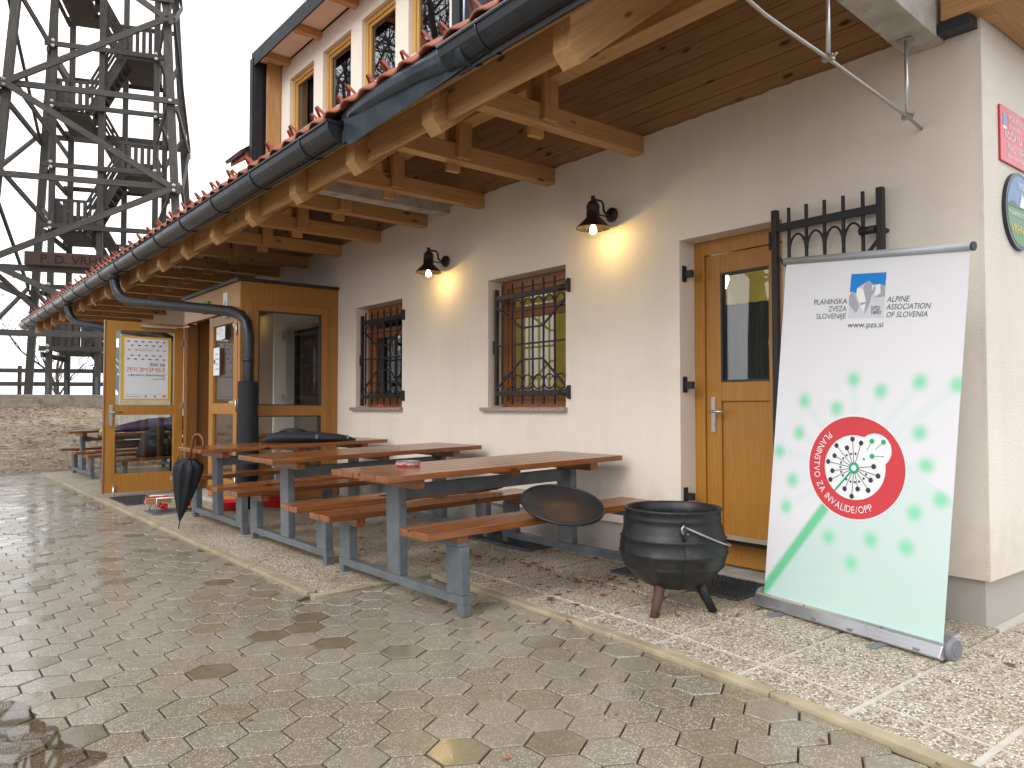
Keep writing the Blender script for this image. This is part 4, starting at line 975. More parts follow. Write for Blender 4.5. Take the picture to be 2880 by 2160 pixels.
def print_col(u, v):
    p = (u, v*HB); c = [.68, .68, .71]
    def mixi(col, k):
        for i in range(3): c[i] += (col[i]-c[i])*k
    ex_, ey = -.0025-.3363, (.018-.2979)*HB
    side = (p[0]-.3363)*(-ey)-(p[1]-.2979*HB)*(-ex_)          # right of the bar
    e2x, e2y = .9854-.7753, (.3725-.4436)*HB
    s2 = e2x*(p[1]-.4436*HB)-e2y*(p[0]-.7753)
    dbar, tb = segd(p, hub, (-.03, -.005*HB))
    if side > 0 and s2 < 0 or (side > 0 and p[0] < .7 and p[1] < hub[1]): mixi((.44, .63, .57), .35+.5*sm(.45*HB, 0, p[1])*1.0)
    for i, (bu, bv) in enumerate(blobs):
        q_ = (bu, bv*HB); d, t = segd(p, hub, q_); mixi((.52, .66, .63), .34*(1-sm(.010, .036, d))*(.3+.7*sm(0, .6, t)))
    mixi((.13, .52, .27), .95*(1-sm(.012, .040, dbar))*(1 if tb > .2 else 0))
    for bu, bv in blobs:
        d = math.hypot(p[0]-bu, p[1]-bv*HB); mixi((.15, .60, .33), .82*(1-sm(.002, .062, d)))
    return c
NU, NV = 110, 210
mb = MB(); cols = []
for j in range(NV+1):
    for i in range(NU+1):
        mb.v.append(tuple(BP(i/NU, j/NV))); cols.append(print_col(i/NU, j/NV))
for j in range(NV):
    for i in range(NU): mb.f.append((j*(NU+1)+i, j*(NU+1)+i+1, (j+1)*(NU+1)+i+1, (j+1)*(NU+1)+i)); mb.sm.append(True)
m, n, b = newmat('banner_print', (.7, .7, .7), .42); at = N(n, 'ShaderNodeVertexColor', layer_name='print'); n.links.new(at.outputs[0], b.inputs['Base Color'])
me = mb.mesh('panel', m, fix=False); ca = me.color_attributes.new('print', 'FLOAT_COLOR', 'POINT')
ca.data.foreach_set('color', [x for c in cols for x in (*c, 1)])
link('panel', me, bn)
mb = MB()
for j in range(20):
    mb.add([BP(0, j/20, -.001), BP(1, j/20, -.001), BP(1, (j+1)/20, -.001), BP(0, (j+1)/20, -.001)], [(3, 2, 1, 0)])
mb.build('panel_back', plain('banner_back', (.55, .56, .58), .6), bn, fix=False)
def bprint(name, mat, polys, lay=1):
    mb = MB()
    for poly in polys: mb.add([BP(u, v, .0009*lay) for u, v in poly], [tuple(range(len(poly)))])
    me_ = mb.mesh(name, mat, fix=False); bm = bmesh.new(); bm.from_mesh(me_); bmesh.ops.triangulate(bm, faces=bm.faces)
    for f in bm.faces:
        f.normal_update()
        if f.normal.dot(bnr) < 0: f.normal_flip()
    bm.to_mesh(me_); bm.free(); return link(name, me_, bn)
def btext(name, s, u, v, size, mat, align='LEFT', wid=None, lay=2, shear=0):
    me_ = text_mesh(s, size, mat, align=align); a, b = width(me_); k = wid/(b-a) if wid else 1
    for q_ in me_.vertices: q_.co = BP(u+(q_.co.x+shear*q_.co.y)*k, v+q_.co.y/HB, .0009*lay)
    return link(name, me_, bn)
bprint('emblem_field', m_lgrey, [[(.4165, .8317), (.6116, .8305), (.6089, .955), (.4171, .9555)]])
bprint('emblem_sky', m_blue, [[(.4159, .905), (.4363, .9062), (.4537, .8984), (.4567, .9158), (.5185, .9351), (.5431, .9225), (.5814, .9241), (.6076, .9176), (.6089, .955), (.4171, .9555)]], 2)
bprint('emblem_snow', m_white, [[(.4567, .9158), (.4905, .9133), (.5134, .8762), (.4773, .8736), (.4537, .8984)], [(.5563, .9199), (.5814, .9241), (.5879, .8994), (.5574, .888)], [(.48, .866), (.512, .872), (.503, .848)], [(.538, .921), (.553, .922), (.54, .905)]], 3)
bprint('emblem_rock', m_grey, [[(.4363, .9062), (.4715, .867), (.461, .8454), (.4165, .8712), (.4148, .8932)], [(.5185, .9351), (.5366, .922), (.5365, .8989), (.5327, .8792), (.5083, .8415), (.5134, .8762), (.4905, .9133), (.5, .9263)], [(.4806, .8735), (.5133, .8772), (.5107, .8723), (.4813, .8685)], [(.5814, .9241), (.6045, .917), (.6099, .8908), (.5574, .888), (.5879, .8994)], [(.5561, .9215), (.559, .9099), (.5272, .8859), (.5393, .9022)]], 4)
for s, v, w_ in (('PLANINSKA', .873, .20), ('ZVEZA', .852, .108), ('SLOVENIJE', .8313, .179)): btext('organisation_name', s, .4048, v, .0385, m_dgrey, 'RIGHT', w_)
for s, v, w_ in (('ALPINE', .8736, .112), ('ASSOCIATION', .8532, .215), ('OF SLOVENIA', .832, .205)): btext('organisation_name', s, .6215, v, .0385, m_dgrey, 'LEFT', w_, 2, .22)
btext('founding_year', 'SPD', .542, .8535, .026, m_dgrey, 'LEFT', .048, 5); btext('founding_year', '1893', .541, .8412, .026, m_dgrey, 'LEFT', .05, 5)
btext('web_address', 'www.pzs.si', .4175, .8054, .040, m_ink, 'LEFT', .196)
RU, RV = .512, .4165; RA, RB = .266, .1417
def ell(ru, rv, c=(RU, RV), n=56): return [(c[0]+ru*math.cos(2*math.pi*k/n), c[1]+rv*math.sin(2*math.pi*k/n)) for k in range(n)]
bprint('ring_edge', m_white, [ell(RA+.006, RB+.0034)], 1)
bprint('ring', m_pred, [ell(RA, RB)], 2)
bprint('ring_centre', m_white, [ell(.168, .0892, (.512, .4170)), ell(.086, .046, (.618, .470))], 3)
HU = (.5135, .416)
balls = [(.4949, .4951), (.4061, .4727), (.4676, .4692), (.5435, .4866), (.3991, .4436), (.3634, .425), (.3922, .4004), (.3837, .375), (.469, .355), (.511, .3372), (.5411, .3599), (.5977, .3605), (.6076, .3889), (.6446, .4027), (.6189, .4266)]
dots = [(.4686, .4486), (.493, .4539), (.5176, .4553), (.4504, .4389), (.4394, .4262), (.4372, .4135), (.443, .4008), (.4551, .3911), (.475, .3819), (.4997, .3774), (.5236, .3772), (.5467, .3807), (.5697, .3904), (.5818, .403)]
def stick(a, b, w_=.0016):
    dx, dy = b[0]-a[0], (b[1]-a[1])*HB; L_ = math.hypot(dx, dy); nx, ny = -dy/L_*w_, dx/L_*w_/HB
    return [(a[0]+nx, a[1]+ny), (b[0]+nx, b[1]+ny), (b[0]-nx, b[1]-ny), (a[0]-nx, a[1]-ny)]
bprint('sticks', m_ink, [stick(HU, q_) for q_ in balls], 4)
for q_ in balls: bprint('ball', m_ink, [ell(.0125, .0125/HB, q_, 14)], 5)
for q_ in dots: bprint('dot', m_ink, [ell(.006, .006/HB, q_, 10)], 5)
bprint('green_sticks', m_pgreen, [stick((.6006, .4948), (.5751, .4662)), stick((.6608, .4951), (.62, .4724)), stick((.6061, .4539), (.6681, .4570)), stick(HU, (.4111, .3454), .005)], 4)
for q_ in ((.6006, .4948), (.6608, .4951), (.6061, .4539)): bprint('green_ball', m_pgreen, [ell(.0125, .0125/HB, q_, 14)], 5)
bprint('green_dot', m_pgreen, [ell(.0065, .0065/HB, (.5643, .4438), 10)], 5); bprint('hub', m_pgreen, [ell(.028, .028/HB, HU, 24)], 5)
bprint('hub_centre', m_white, [ell(.015, .015/HB, HU, 18)], 6)
arc = 'PLANINSTVO ZA INVALIDE/OPP'; ang = R(131); rad = .2165
items = []
for ch in arc:
    me_ = text_mesh(ch, .052, m_white) if ch != ' ' else None
    items.append((me_, width(me_) if me_ else (0, .016)))
kk = R(170)/sum(b-a+.0065 for _, (a, b) in items)
for me_, (a, b) in items:
    da = (b-a+.0065)*kk; am = ang+da/2; ca_, sa_ = math.cos(am), math.sin(am); ang += da
    if not me_: continue
    for q_ in me_.vertices:
        lx, ly = (q_.co.x-(a+b)/2)*kk*rad, q_.co.y-.019; r2 = rad-ly
        q_.co = BP(RU+r2*ca_-lx*sa_, RV+(r2*sa_+lx*ca_)/HB*(RB*HB/RA), .0032)
    link('ring_letter', me_, bn)
# rail, base, feet
d_ = (cTR-cTL).normalized()
MB().tube([cTL-d_*.008+Vector((0, 0, .012)), cTR+d_*.008+Vector((0, 0, .012))], .019, 14).build('top_rail', plain('banner_rail', (.34, .36, .38), .45, .3), bn)
MB().tube([cTR+d_*.008+Vector((0, 0, .012)), cTR+d_*.016+Vector((0, 0, .012))], .0205, 14).build('rail_cap', m_black, bn)
bd = (cBR-cBL); bd.z = 0; bd.normalize(); bnn = Vector((bd.y, -bd.x, 0))       # towards the viewer
if bnn.y > 0: bnn = -bnn
bprof = [(.045, .022), (.052, .03), (.036, .05), (.022, .075), (.008, .085), (-.012, .085), (-.065, .105), (-.105, .11), (-.11, .07), (-.09, .03), (-.05, .016), (.03, .014)]
pb0, pb1 = Vector((cBL.x, cBL.y, gz(3.76)+.004))-bd*.035, Vector((cBR.x, cBR.y, gz(3.6)+.004))+bd*.012
def bfn(p): return lambda a, b, d: tuple(pb0.lerp(pb1, d)+bnn*a+Vector((0, 0, b)))
base_o = MB().prism(bprof, bfn(0), 0, 1).build('base', m_alu, bn, bevel=.002)
for t in (.12, .38, .58, .9):
    c = pb0.lerp(pb1, t); MB().beam(c+bnn*.048+Vector((0, 0, .036))-bd*.015, c+bnn*.048+Vector((0, 0, .036))+bd*.015, .006, .012).build('slot', m_plastic, base_o)
for t in (.3, .72):
    c = pb0.lerp(pb1, t); MB().tube([c+bnn*.016+Vector((0, 0, .084)), c+bnn*.020+Vector((0, 0, .082))], .006, 8).build('rivet', m_plastic, base_o)
for t in (.18, .74):
    c = pb0.lerp(pb1, t); plank('foot', c+bnn*.13+Vector((0, 0, .010)), c-bnn*.13+Vector((0, 0, .013)), .045, .018, m_plastic, bn, bevel=.006)
for p, s in ((pb0, -1), (pb1, 1)):
    c = p-bnn*.035+Vector((0, 0, .055)); MB().tube([c, c+bd*.010*s, c+bd*.026*s], [.05, .053, .044], 20).tube([c+bd*.020*s, c+bd*.029*s], .026, 16).build('end_cap', m_plastic, bn)
MB().tube([pb0.lerp(pb1, .5)-bnn*.06+Vector((0, 0, .05)), (cTL+cTR)/2-bnr*.02], .010, 8).build('pole', m_alu, bn)

# ------------------------------------------------------------------ picnic tables
def make_table(raised, label):
    t = thing('picnic_table', label, 'table', (0, 0, 0), 'picnic tables along the facade')
    rg = random.Random(4)
    for k in range(5):
        x = -.357+.143*k; e = rg.uniform(-.004, .004)
        plank('table_plank', (x+.0715, -.98+e, .737), (x+.0715, .94-e, .737), .141, .036, m_table, t, bevel=.005)
    for y in (-.74, .70): plank('batten', (-.31, y, .69), (.31, y, .69), .07, .055, m_table, t, bevel=.003)
    plank('batten', (-.31, 0, .70), (.31, 0, .70), .06, .036, m_table, t, bevel=.003)
    plank('long_beam', (0, -.70, .615), (0, .70, .615), .045, .085, m_steel, t, bevel=.003)
    for s, top in ((-1, .440), (1, .478 if raised else .440)):
        for k in (0, 1):
            x = s*.5925+(-.073 if k == 0 else .073); e = rg.uniform(-.004, .004)
            plank('bench_plank', (x, -.965+e, top-.02), (x, .83-e, top-.02), .143, .04, m_table, t, bevel=.005)
    for y in (-.72, .72):
        plank('base_bar', (-.745, y, .087), (.745, y, .087), .06, .05, m_steel, t, bevel=.003)
        plank('table_post', (0, y, .112), (0, y, .663), .155, .06, m_steel, t, up=(0, 1, 0), bevel=.008)
        for s in (-1, 1):
            plank('foot', (s*.715, y, 0), (s*.715, y, .062), .06, .055, m_steel, t, up=(0, 1, 0), bevel=.003)
            rs2 = raised and s > 0; ht = .375 if rs2 else .345
            plank('bench_post', (s*.66, y, .112), (s*.66, y, ht), .15, .06, m_steel, t, up=(0, 1, 0), bevel=.006)
            if rs2: plank('bracket_tube', (s*.5925-.115, y, .387), (s*.5925+.115, y, .387), .06, .024, m_steel, t, bevel=.002)
            plank('batten', (s*.5925-.12, y, .419 if rs2 else .372), (s*.5925+.12, y, .419 if rs2 else .372), .07, .038 if rs2 else .054, m_table, t, bevel=.003)
    return t
def set_table(t, cx, yaw=0): t.location = (cx, 3.18, gz(3.18)+TZ*.6); t.rotation_euler = (SL, 0, yaw)
T1 = make_table(True, 'brown picnic table with ashtray on top and iron disc on its bench')
T2 = make_table(False, 'brown empty picnic table between the ashtray table and the black bag table')
T3 = copy_tree(T2); T3['label'] = 'brown picnic table with black bag lying on it beside the porch'
T4 = copy_tree(T2); T4['label'] = 'brown picnic table behind the open porch door with purple jacket on it'
T5 = copy_tree(T2); T5['label'] = 'farthest brown picnic table by the muddy slope, beyond the purple jacket table'
set_table(T1, -4.19); set_table(T2, -5.89, .004); set_table(T3, -7.57, -.003); set_table(T4, -12.1); set_table(T5, -14.35, .01)
T1.location.z = gz(3.18)
# ------------------------------------------------------------------ cauldron
cc = Vector((-2.765, 3.36, gz(3.36)+TZ))
ca_t = thing('cauldron', 'black cast iron three-legged cauldron standing in front of the yellow door', 'cauldron', cc)
pr = [(.0, .118), (.06, .119), (.12, .132), (.175, .158), (.22, .192), (.254, .232), (.266, .246), (.273, .250), (.270, .258), (.282, .285), (.289, .318), (.296, .324), (.290, .332), (.290, .365), (.283, .398), (.289, .405), (.280, .412), (.272, .44), (.262, .475), (.256, .498), (.262, .505), (.2575, .515), (.258, .545), (.266, .552), (.266, .560), (.258, .563), (.246, .556), (.244, .50), (.262, .42), (.272, .33), (.25, .25), (.17, .165), (.0, .135)]
body = MB().lathe(pr, 64, cc).build('pot', m_castiron, ca_t)
sd_ = Vector((.779, -.627, 0)); sr_ = Vector((.627, .779, 0))
seam = MB(); seam.tube([cc+sd_*(r+.001)+Vector((0, 0, z)) for r, z in pr[2:23]], .0035, 5); seam.build('casting_seam', m_castiron, ca_t)
seam = MB(); seam.tube([cc+Vector((-.97, -.24, 0)).normalized()*(r+.001)+Vector((0, 0, z)) for r, z in pr[2:23]], .0045, 5); seam.build('casting_seam', m_castiron, ca_t)
for (dx, dy), mt in (((.034, -.185), m_rust), ((.165, .10), m_castiron), ((-.185, .10), m_castiron)):
    d = Vector((dx, dy, 0)); g0 = gz(cc.y+dy)-cc.z+TZ
    MB().tube([cc+d*.72+Vector((0, 0, .19)), cc+d*.85+Vector((0, 0, .10)), cc+d*1.12+Vector((0, 0, g0))], [.036, .026, .022], 14).build('leg', mt, ca_t)
for s in (1, -1):
    b_ = cc+sd_*s*.262
    MB().tube([b_+sd_*s*.006+Vector((0, 0, .415)), b_+sd_*s*.032+Vector((0, 0, .44)), b_+sd_*s*.036+Vector((0, 0, .475)), b_+sd_*s*.020+Vector((0, 0, .50)), b_-sd_*s*.006+Vector((0, 0, .505))], .011, 8).build('lug', m_castiron, ca_t)
ph = R(24); pts = []
for k in range(-6, 37):
    th = math.pi*k/30
    if 0 <= k <= 30: pts.append(cc+sd_*(.292*math.cos(th))+(sr_*math.cos(ph)-Vector((0, 0, math.sin(ph))))*(.335*math.sin(th))+Vector((0, 0, .492)))
pts = [cc+sd_*.292+sr_*.02+Vector((0, 0, .455)), cc+sd_*.30-sr_*.012+Vector((0, 0, .462)), cc+sd_*.305-sr_*.018+Vector((0, 0, .485)), cc+sd_*.30-sr_*.008+Vector((0, 0, .50))]+pts
MB().tube(pts, .0055, 8).build('bail_handle', m_wire, ca_t)
# ------------------------------------------------------------------ wide iron disc on the bench
wc = Vector((-3.40, 3.12, .522)); 
nrm = (Vector((0, 0, 1))*math.cos(R(20))+sd_*math.sin(R(20))+sr_*math.sin(R(7))).normalized()
Mw = nrm.to_track_quat('Z', 'Y').to_matrix().to_4x4()
wk = thing('iron_disc', 'large shallow black iron cooking disc tilted on the picnic bench', 'pan', wc-Vector((0, 0, .07)))
RW = .248
wp = [(.0, -.062), (.08, -.058), (.145, -.046), (.20, -.024), (.235, -.004), (RW, .004), (RW+.006, 0), (RW+.002, -.010), (.225, -.018), (.145, -.058), (.065, -.072), (.0, -.074)]
m, n, b = newmat('iron_seasoned', (.03, .03, .032), .38, .35); v = mapping(n)
t = N(n, 'ShaderNodeTexNoise', i_Scale=9, i_Detail=6); n.links.new(v, t.inputs['Vector'])
ln = N(n, 'ShaderNodeVectorMath', operation='LENGTH'); n.links.new(v, ln.inputs[0])
am = N(n, 'ShaderNodeMath', operation='MULTIPLY_ADD', i_1=.16, i_2=0.); n.links.new(t.outputs['Fac'], am.inputs[0]); n.links.new(ln.outputs['Value'], am.inputs[2])
n.links.new(ramp(n, am.outputs[0], [(.12, (.070, .043, .029)), (.30, (.020, .020, .023))]), b.inputs['Base Color'])
n.links.new(ramp(n, t.outputs['Fac'], [(.3, (.32,)*3), (.7, (.55,)*3)]), b.inputs['Roughness'])
MB().lathe(wp, 56).build('dish', m, wk, Matrix.Translation(wc) @ Mw)
MB().tube([Matrix.Translation(wc) @ Mw @ Vector((RW*math.cos(R(q)), RW*math.sin(R(q)), .0)) for q in range(0, 361, 6)], .008, 6).build('rim', m_castiron, wk)
# ------------------------------------------------------------------ ashtray
ap = Vector((-4.34, 2.62, gz(3.18)+.755-.025*.56-.0005))
ash = thing('ashtray', 'clear glass ashtray with a red printed band on the picnic table', 'ashtray', ap)
m, n, b = newmat('ashtray_glass', (.9, .93, .93), .06, 0, .6); b.inputs['Transmission Weight'].default_value = .9; b.inputs['Alpha'].default_value = 1
MB().lathe([(.0, .002), (.070, .002), (.076, .006), (.078, .034), (.072, .036), (.066, .014), (.0, .012)], 32, ap).build('bowl', m, ash)
MB().lathe([(.0785, .008), (.0795, .008), (.0795, .026), (.0785, .026)], 40, ap).build('printed_band', m_pred, ash)
for q_ in range(4):
    for kch, ch in enumerate('UNION PIVO'):
        an = R(q_*90-52+kch*6.6+20)
        if ch == ' ': continue
        me_ = text_mesh(ch, .015, m_white, align='CENTER')
        for vv_ in me_.vertices: pass
        Mx = basis(ap+Vector((.0805*math.cos(an), .0805*math.sin(an), .0115)), (-math.sin(an), math.cos(an), 0), (0, 0, 1)); link('lettering', me_, ash, Mx)
# ------------------------------------------------------------------ umbrellas and bag
um = thing('standing_umbrella', 'closed black umbrella with brown crook handle standing against the table end', 'umbrella', (-7.62, 2.11, gz(2.11)))
tip = Vector((-7.625, 2.11, gz(2.1)+.008)); topc = Vector((-7.44, 2.15, .61)); dr = (topc-tip).normalized()
sx_ = Vector((0, 1, 0)).cross(dr).normalized(); sy_ = dr.cross(sx_)
n_ = 32; cols_ = []
mbu = MB(); rings = []
for t_, r in ((.12, .008), (.2, .026), (.35, .055), (.5, .080), (.65, .098), (.78, .110), (.88, .115), (.95, .108), (1.0, .062), (1.01, .02)):
    ring = []
    for k in range(n_):
        a_ = 2*math.pi*k/n_; q_ = r*(1+.22*math.cos(8*a_+t_*1.1)*min(1, t_*1.2)); c_ = tip.lerp(topc, t_)
        ring.append(c_+(sx_*math.cos(a_)+sy_*math.sin(a_))*q_)
    rings.append(ring)
mbu.add([p for r_ in rings for p in r_], [(i*n_+k, i*n_+(k+1) % n_, (i+1)*n_+(k+1) % n_, (i+1)*n_+k) for i in range(len(rings)-1) for k in range(n_)], True)
mbu.build('canopy', m_cloth, um)
MB().tube([tip, tip.lerp(topc, .14)], [.004, .007], 8).build('ferrule', m_black, um)
for k in range(8):
    a_ = 2*math.pi*k/8; p = tip.lerp(topc, .94)+(sx_*math.cos(a_)+sy_*math.sin(a_))*.115; q_ = tip.lerp(topc, 1.05)+(sx_*math.cos(a_)+sy_*math.sin(a_))*.105
    MB().tube([p, q_], .0035, 5).build('rib_tip', m_black, um)
hk = [topc-dr*.03, topc+dr*.10, topc+dr*.16]; hx = Vector((.95, .3, 0)).normalized()
c0 = topc+dr*.16
for k in range(1, 13):
    a_ = math.pi*k/12*1.05; hk.append(c0+hx*(.085-.085*math.cos(a_))+Vector((0, 0, .085))*math.sin(a_))
hk.append(hk[-1]-Vector((0, 0, .025)))
MB().tube(hk, .0125, 10).build('handle', m_handle, um)
ub = thing('folded_umbrella', 'furled black umbrella lying along the bench of the ashtray table', 'umbrella', (-5.03, 3.4, .40))
u0, u1 = Vector((-5.02, 2.86, gz(2.86)+.485)), Vector((-4.90, 3.83, gz(3.83)+.485))
pp = [u0.lerp(u1, k/24) for k in range(25)]; rr2 = [.008]+[.012+.020*min(1, k/6)*(1+.12*math.sin(k*1.9)) for k in range(1, 22)]+[.034, .034, .030]
MB().tube(pp, rr2, 12).build('canopy', m_cloth, ub)
MB().tube([u0+(u0-u1).normalized()*.07, u0+(u1-u0)*.02], .007, 8).build('ferrule', m_black, ub)
# bag on the farther table
def blob_mesh(rings_, n_=20): 
    mb = MB(); mb.add([p for r_ in rings_ for p in r_], [(i*n_+k, i*n_+(k+1) % n_, (i+1)*n_+(k+1) % n_, (i+1)*n_+k) for i in range(len(rings_)-1) for k in range(n_)], True)
    b = len(mb.v)-len(rings_)*n_; m_ = len(rings_)-1
    mb.f += [tuple(range(n_-1, -1, -1)), tuple(m_*n_+k for k in range(n_))]; mb.sm += [True, True]; return mb
def lump(path, prof_w, prof_h, base_z, seed, n_=20, jit=.12):
    rg = random.Random(seed); rings_ = []; P_ = [Vector(p) for p in path]
    for i, p in enumerate(P_):
        t = (P_[min(i+1, len(P_)-1)]-P_[max(0, i-1)]); t.z = 0; t.normalize(); sd2 = Vector((-t.y, t.x, 0)); ring = []
        for k in range(n_):
            a_ = 2*math.pi*k/n_; j = 1+rg.uniform(-jit, jit)
            ring.append(p+sd2*prof_w[i]*math.cos(a_)*j+Vector((0, 0, max(0, (.42+.58*math.sin(a_))*prof_h[i]*j))))
        rings_.append(ring)
    return blob_mesh(rings_, n_)
zt3 = gz(3.4)+.768
bg_ = thing('black_bag', 'black folded bag lying across the picnic table beside the porch', 'bag', (-7.5, 3.3, zt3))
path = [(-7.78+.56*k/11, 2.95+.78*k/11, zt3-.002+.0195*(k/11-.5)*.9) for k in range(12)]
lump(path, [.02, .10, .14, .155, .16, .16, .155, .15, .14, .12, .09, .03], [.02, .085, .105, .11, .11, .105, .10, .095, .085, .07, .055, .02], zt3, 3, 24, .05).build('body', m_cloth, bg_)
MB().tube([(-7.62, 3.08, zt3+.10), (-7.60, 3.14, zt3+.125), (-7.54, 3.26, zt3+.125), (-7.52, 3.32, zt3+.10)], .012, 8).build('grip', m_black, bg_)
for f_ in (.62, .97): MB().box(-.012, .012, -.006, .006, -.04, .0).build('buckle', m_chrome, bg_, Matrix.Translation((-7.72+.56*f_+.10, 2.95+.70*f_-.06, zt3+.075)))
# purple jacket on the far table
zt4 = gz(3)+.768
jk = thing('purple_jacket', 'dark purple jacket thrown over the table behind the glass door', 'jacket', (-12.1, 2.9, zt4))
lump([(-12.35+.05*k, 2.45+.12*k, zt4-.004+.003*k) for k in range(11)], [.05, .14, .2, .24, .26, .27, .27, .26, .24, .18, .06], [.05, .10, .14, .16, .19, .20, .20, .22, .20, .16, .05], zt4, 8, 24, .12).build('cloth', m_purple, jk)
lump([(-12.40+.02*k, 2.33+.05*k, zt4-.004) for k in range(6)], [.03, .07, .09, .09, .07, .03], [.03, .06, .08, .08, .06, .03], zt4, 9, 16, .2).build('lining', m_ycloth, jk)
bp_ = thing('black_backpack', 'black backpack standing on the bench behind the glass door', 'backpack', (-11.45, 2.9, .4))
lump([(-11.5, 2.62+.06*k, gz(2.8)+.447) for k in range(9)], [.03, .10, .13, .14, .14, .14, .13, .10, .03], [.08, .28, .36, .40, .42, .41, .36, .26, .08], .4, 12, 20, .06).build('body', m_cloth, bp_)
# ------------------------------------------------------------------ floor grates, scraper, bowls
m_grate = plain('grate_galvanised', (.10, .11, .12), .45, .5, .3, 12)
def grate(x0, x1, y0, y1, label, step=.03):
    z0 = gz((y0+y1)/2)+TZ; g = thing('floor_grate', label, 'grate', ((x0+x1)/2, (y0+y1)/2, z0), 'steel floor grates in the terrace')
    def zz(y): return gz(y)+TZ+.010
    MB().add([(x0, y0, zz(y0)-.008), (x1, y0, zz(y0)-.008), (x1, y1, zz(y1)-.008), (x0, y1, zz(y1)-.008)], [(0, 1, 2, 3)]).build('pit_shade_sheet', m_dark, g)  # near-black sheet on the terrace, painting the shade of a pit below the bars
    for y in (y0, y1): plank('frame_bar', (x0, y, zz(y)), (x1, y, zz(y)), .012, .014, m_grate, g, bevel=0)
    for x in (x0, x1): plank('frame_bar', (x, y0, zz(y0)), (x, y1, zz(y1)), .012, .014, m_grate, g, bevel=0)
    k = x0+step
    while k < x1-.01: plank('bar', (k, y0, zz(y0)), (k, y1, zz(y1)), .004, .012, m_grate, g, bevel=0); k += step
    k = y0+.05
    while k < y1-.01: plank('cross_bar', (x0, k, zz(k)), (x1, k, zz(k)), .005, .009, m_grate, g, bevel=0); k += .05
grate(-10.62, -9.75, 2.12, 2.52, 'grey steel floor grate in front of the open porch door', .045)
grate(-3.60, -2.62, 3.74, 4.14, 'grey steel floor grate before the yellow door behind the cauldron', .03)
grate(-5.42, -4.50, 3.78, 4.15, 'grey steel floor grate by the wall under the ashtray table', .03)
scp = Vector((-8.9, 2.40, gz(2.4)+TZ))
sc_ = thing('boot_scraper', 'boot scraper with red brushes beside the standing umbrella', 'boot scraper', scp)
MB().box(-.22, .22, -.24, .24, 0, .008).build('plate', m_steel, sc_, Matrix.Translation(scp) @ Matrix.Rotation(SL, 4, 'X'))
for x in (-.14, .14):
    MB().tube([scp+Vector((x, -.20, 0)), scp+Vector((x, -.20, .16)), scp+Vector((x, .20, .16)), scp+Vector((x, .20, 0))], .009, 6).build('frame', m_alu, sc_)
def brush(M):
    rg = random.Random(2); b = MB().box(-.13, .13, -.03, .03, 0, .025).build('brush_back', wood('brush_wood', (.42, .23, .10), (.5, .3, .14), .6), sc_, M, bevel=.004)
    mb = MB()
    for i in range(13):
        for j in range(4):
            x, y = -.115+.019*i, -.021+.014*j; mb.tube([(x, y, .024), (x+rg.uniform(-.008, .008), y*1.5, .08)], .008, 5)
    mb.build('bristles', m_red, b, M)
brush(Matrix.Translation(scp+Vector((0, -.10, .12))) @ Matrix.Rotation(R(180), 4, 'Y') @ Matrix.Rotation(R(15), 4, 'X'))
brush(Matrix.Translation(scp+Vector((.10, -.17, .13))) @ Matrix.Rotation(R(90), 4, 'Z') @ Matrix.Rotation(R(-80), 4, 'X'))
brush(Matrix.Translation(scp+Vector((0, .13, .03))))
for x, y, lab in ((-8.52, 2.90, 'red plastic bowl on the pebbles by the closed porch door'), (-8.40, 3.36, 'red plastic bowl at the foot of the porch side glazing')):
    o = MB().lathe([(.0, .004), (.11, .004), (.125, .02), (.158, .085), (.172, .09), (.172, .096), (.152, .093), (.118, .022), (.0, .014)], 36, (x, y, gz(y)+TZ)).build('bowl', m_red)
    tag(o, lab, 'bowl', 'red bowls by the porch')
wr = tag(MB().box(-.3, .3, -.03, .03, 0, .10).build('window_ledge_ashtray', m_pred, None, Matrix.Translation((-7.52, 4.2, 1.098)) @ Matrix.Diagonal((.2, .6, .28, 1)), bevel=.01), 'small red ashtray on the granite sill of the dark window', 'ashtray')

# ------------------------------------------------------------------ wooden lookout tower
TO, TU, TN = Vector((-28.93, 3.92, 0)), Vector((.348, .937, 0)).normalized(), Vector((-.937, .348, 0)).normalized()
def TP(a, b, z): return TO+TU*a+TN*b+Vector((0, 0, z))
ZB = 1.5
tw = thing('lookout_tower', 'tall weathered wooden lookout tower with braced legs and zigzag stairs', 'tower', TP(1.5, 1.3, ZB))
def leg_ab(sx, sy, z):
    k = (z-ZB)/12.5; hw = 2.90-.72*k; return 1.30+sx*hw, 1.3+sy*hw
def LP(sx, sy, z): a, b = leg_ab(sx, sy, z); return TP(a, b, z)
for sx in (-1, 1):
    for sy in (-1, 1): plank('outer_leg', LP(sx, sy, ZB-.1), LP(sx, sy, 19), .25, .22, m_tower, tw, up=TN, bevel=.02)
CA, CB = 3.09, 2.6
for a, b in ((0, 0), (CA, 0), (0, CB), (CA, CB), (1.42, .0), (1.75, CB)):
    plank('core_post', TP(a, b, ZB-.1), TP(a, b, 19), .18, .17, m_tower, tw, up=TN, bevel=.015)
    MB().box(-.05, .05, -.125, .125, 0, .6).build('post_shoe', m_steel, tw, basis(TP(a, b, ZB-.02), TU, TN))
bolt = MB().lathe([(.0, .02), (.055, .018), (.06, 0)], 12, M=Matrix.Rotation(R(90), 4, 'X')).mesh('bolt', plain('bolt_washer', (.55, .55, .54), .4, .4))
BR = basis((0, 0, 0), TU, TN)
def bolts(p, nrm, n=2):
    for k in range(n):
        link('bolt', bolt, tw, Matrix.Translation(Vector(p)-TN*.0+Vector(nrm)*.0+Vector((0, 0, (k-(n-1)/2)*.17))) @ BR)
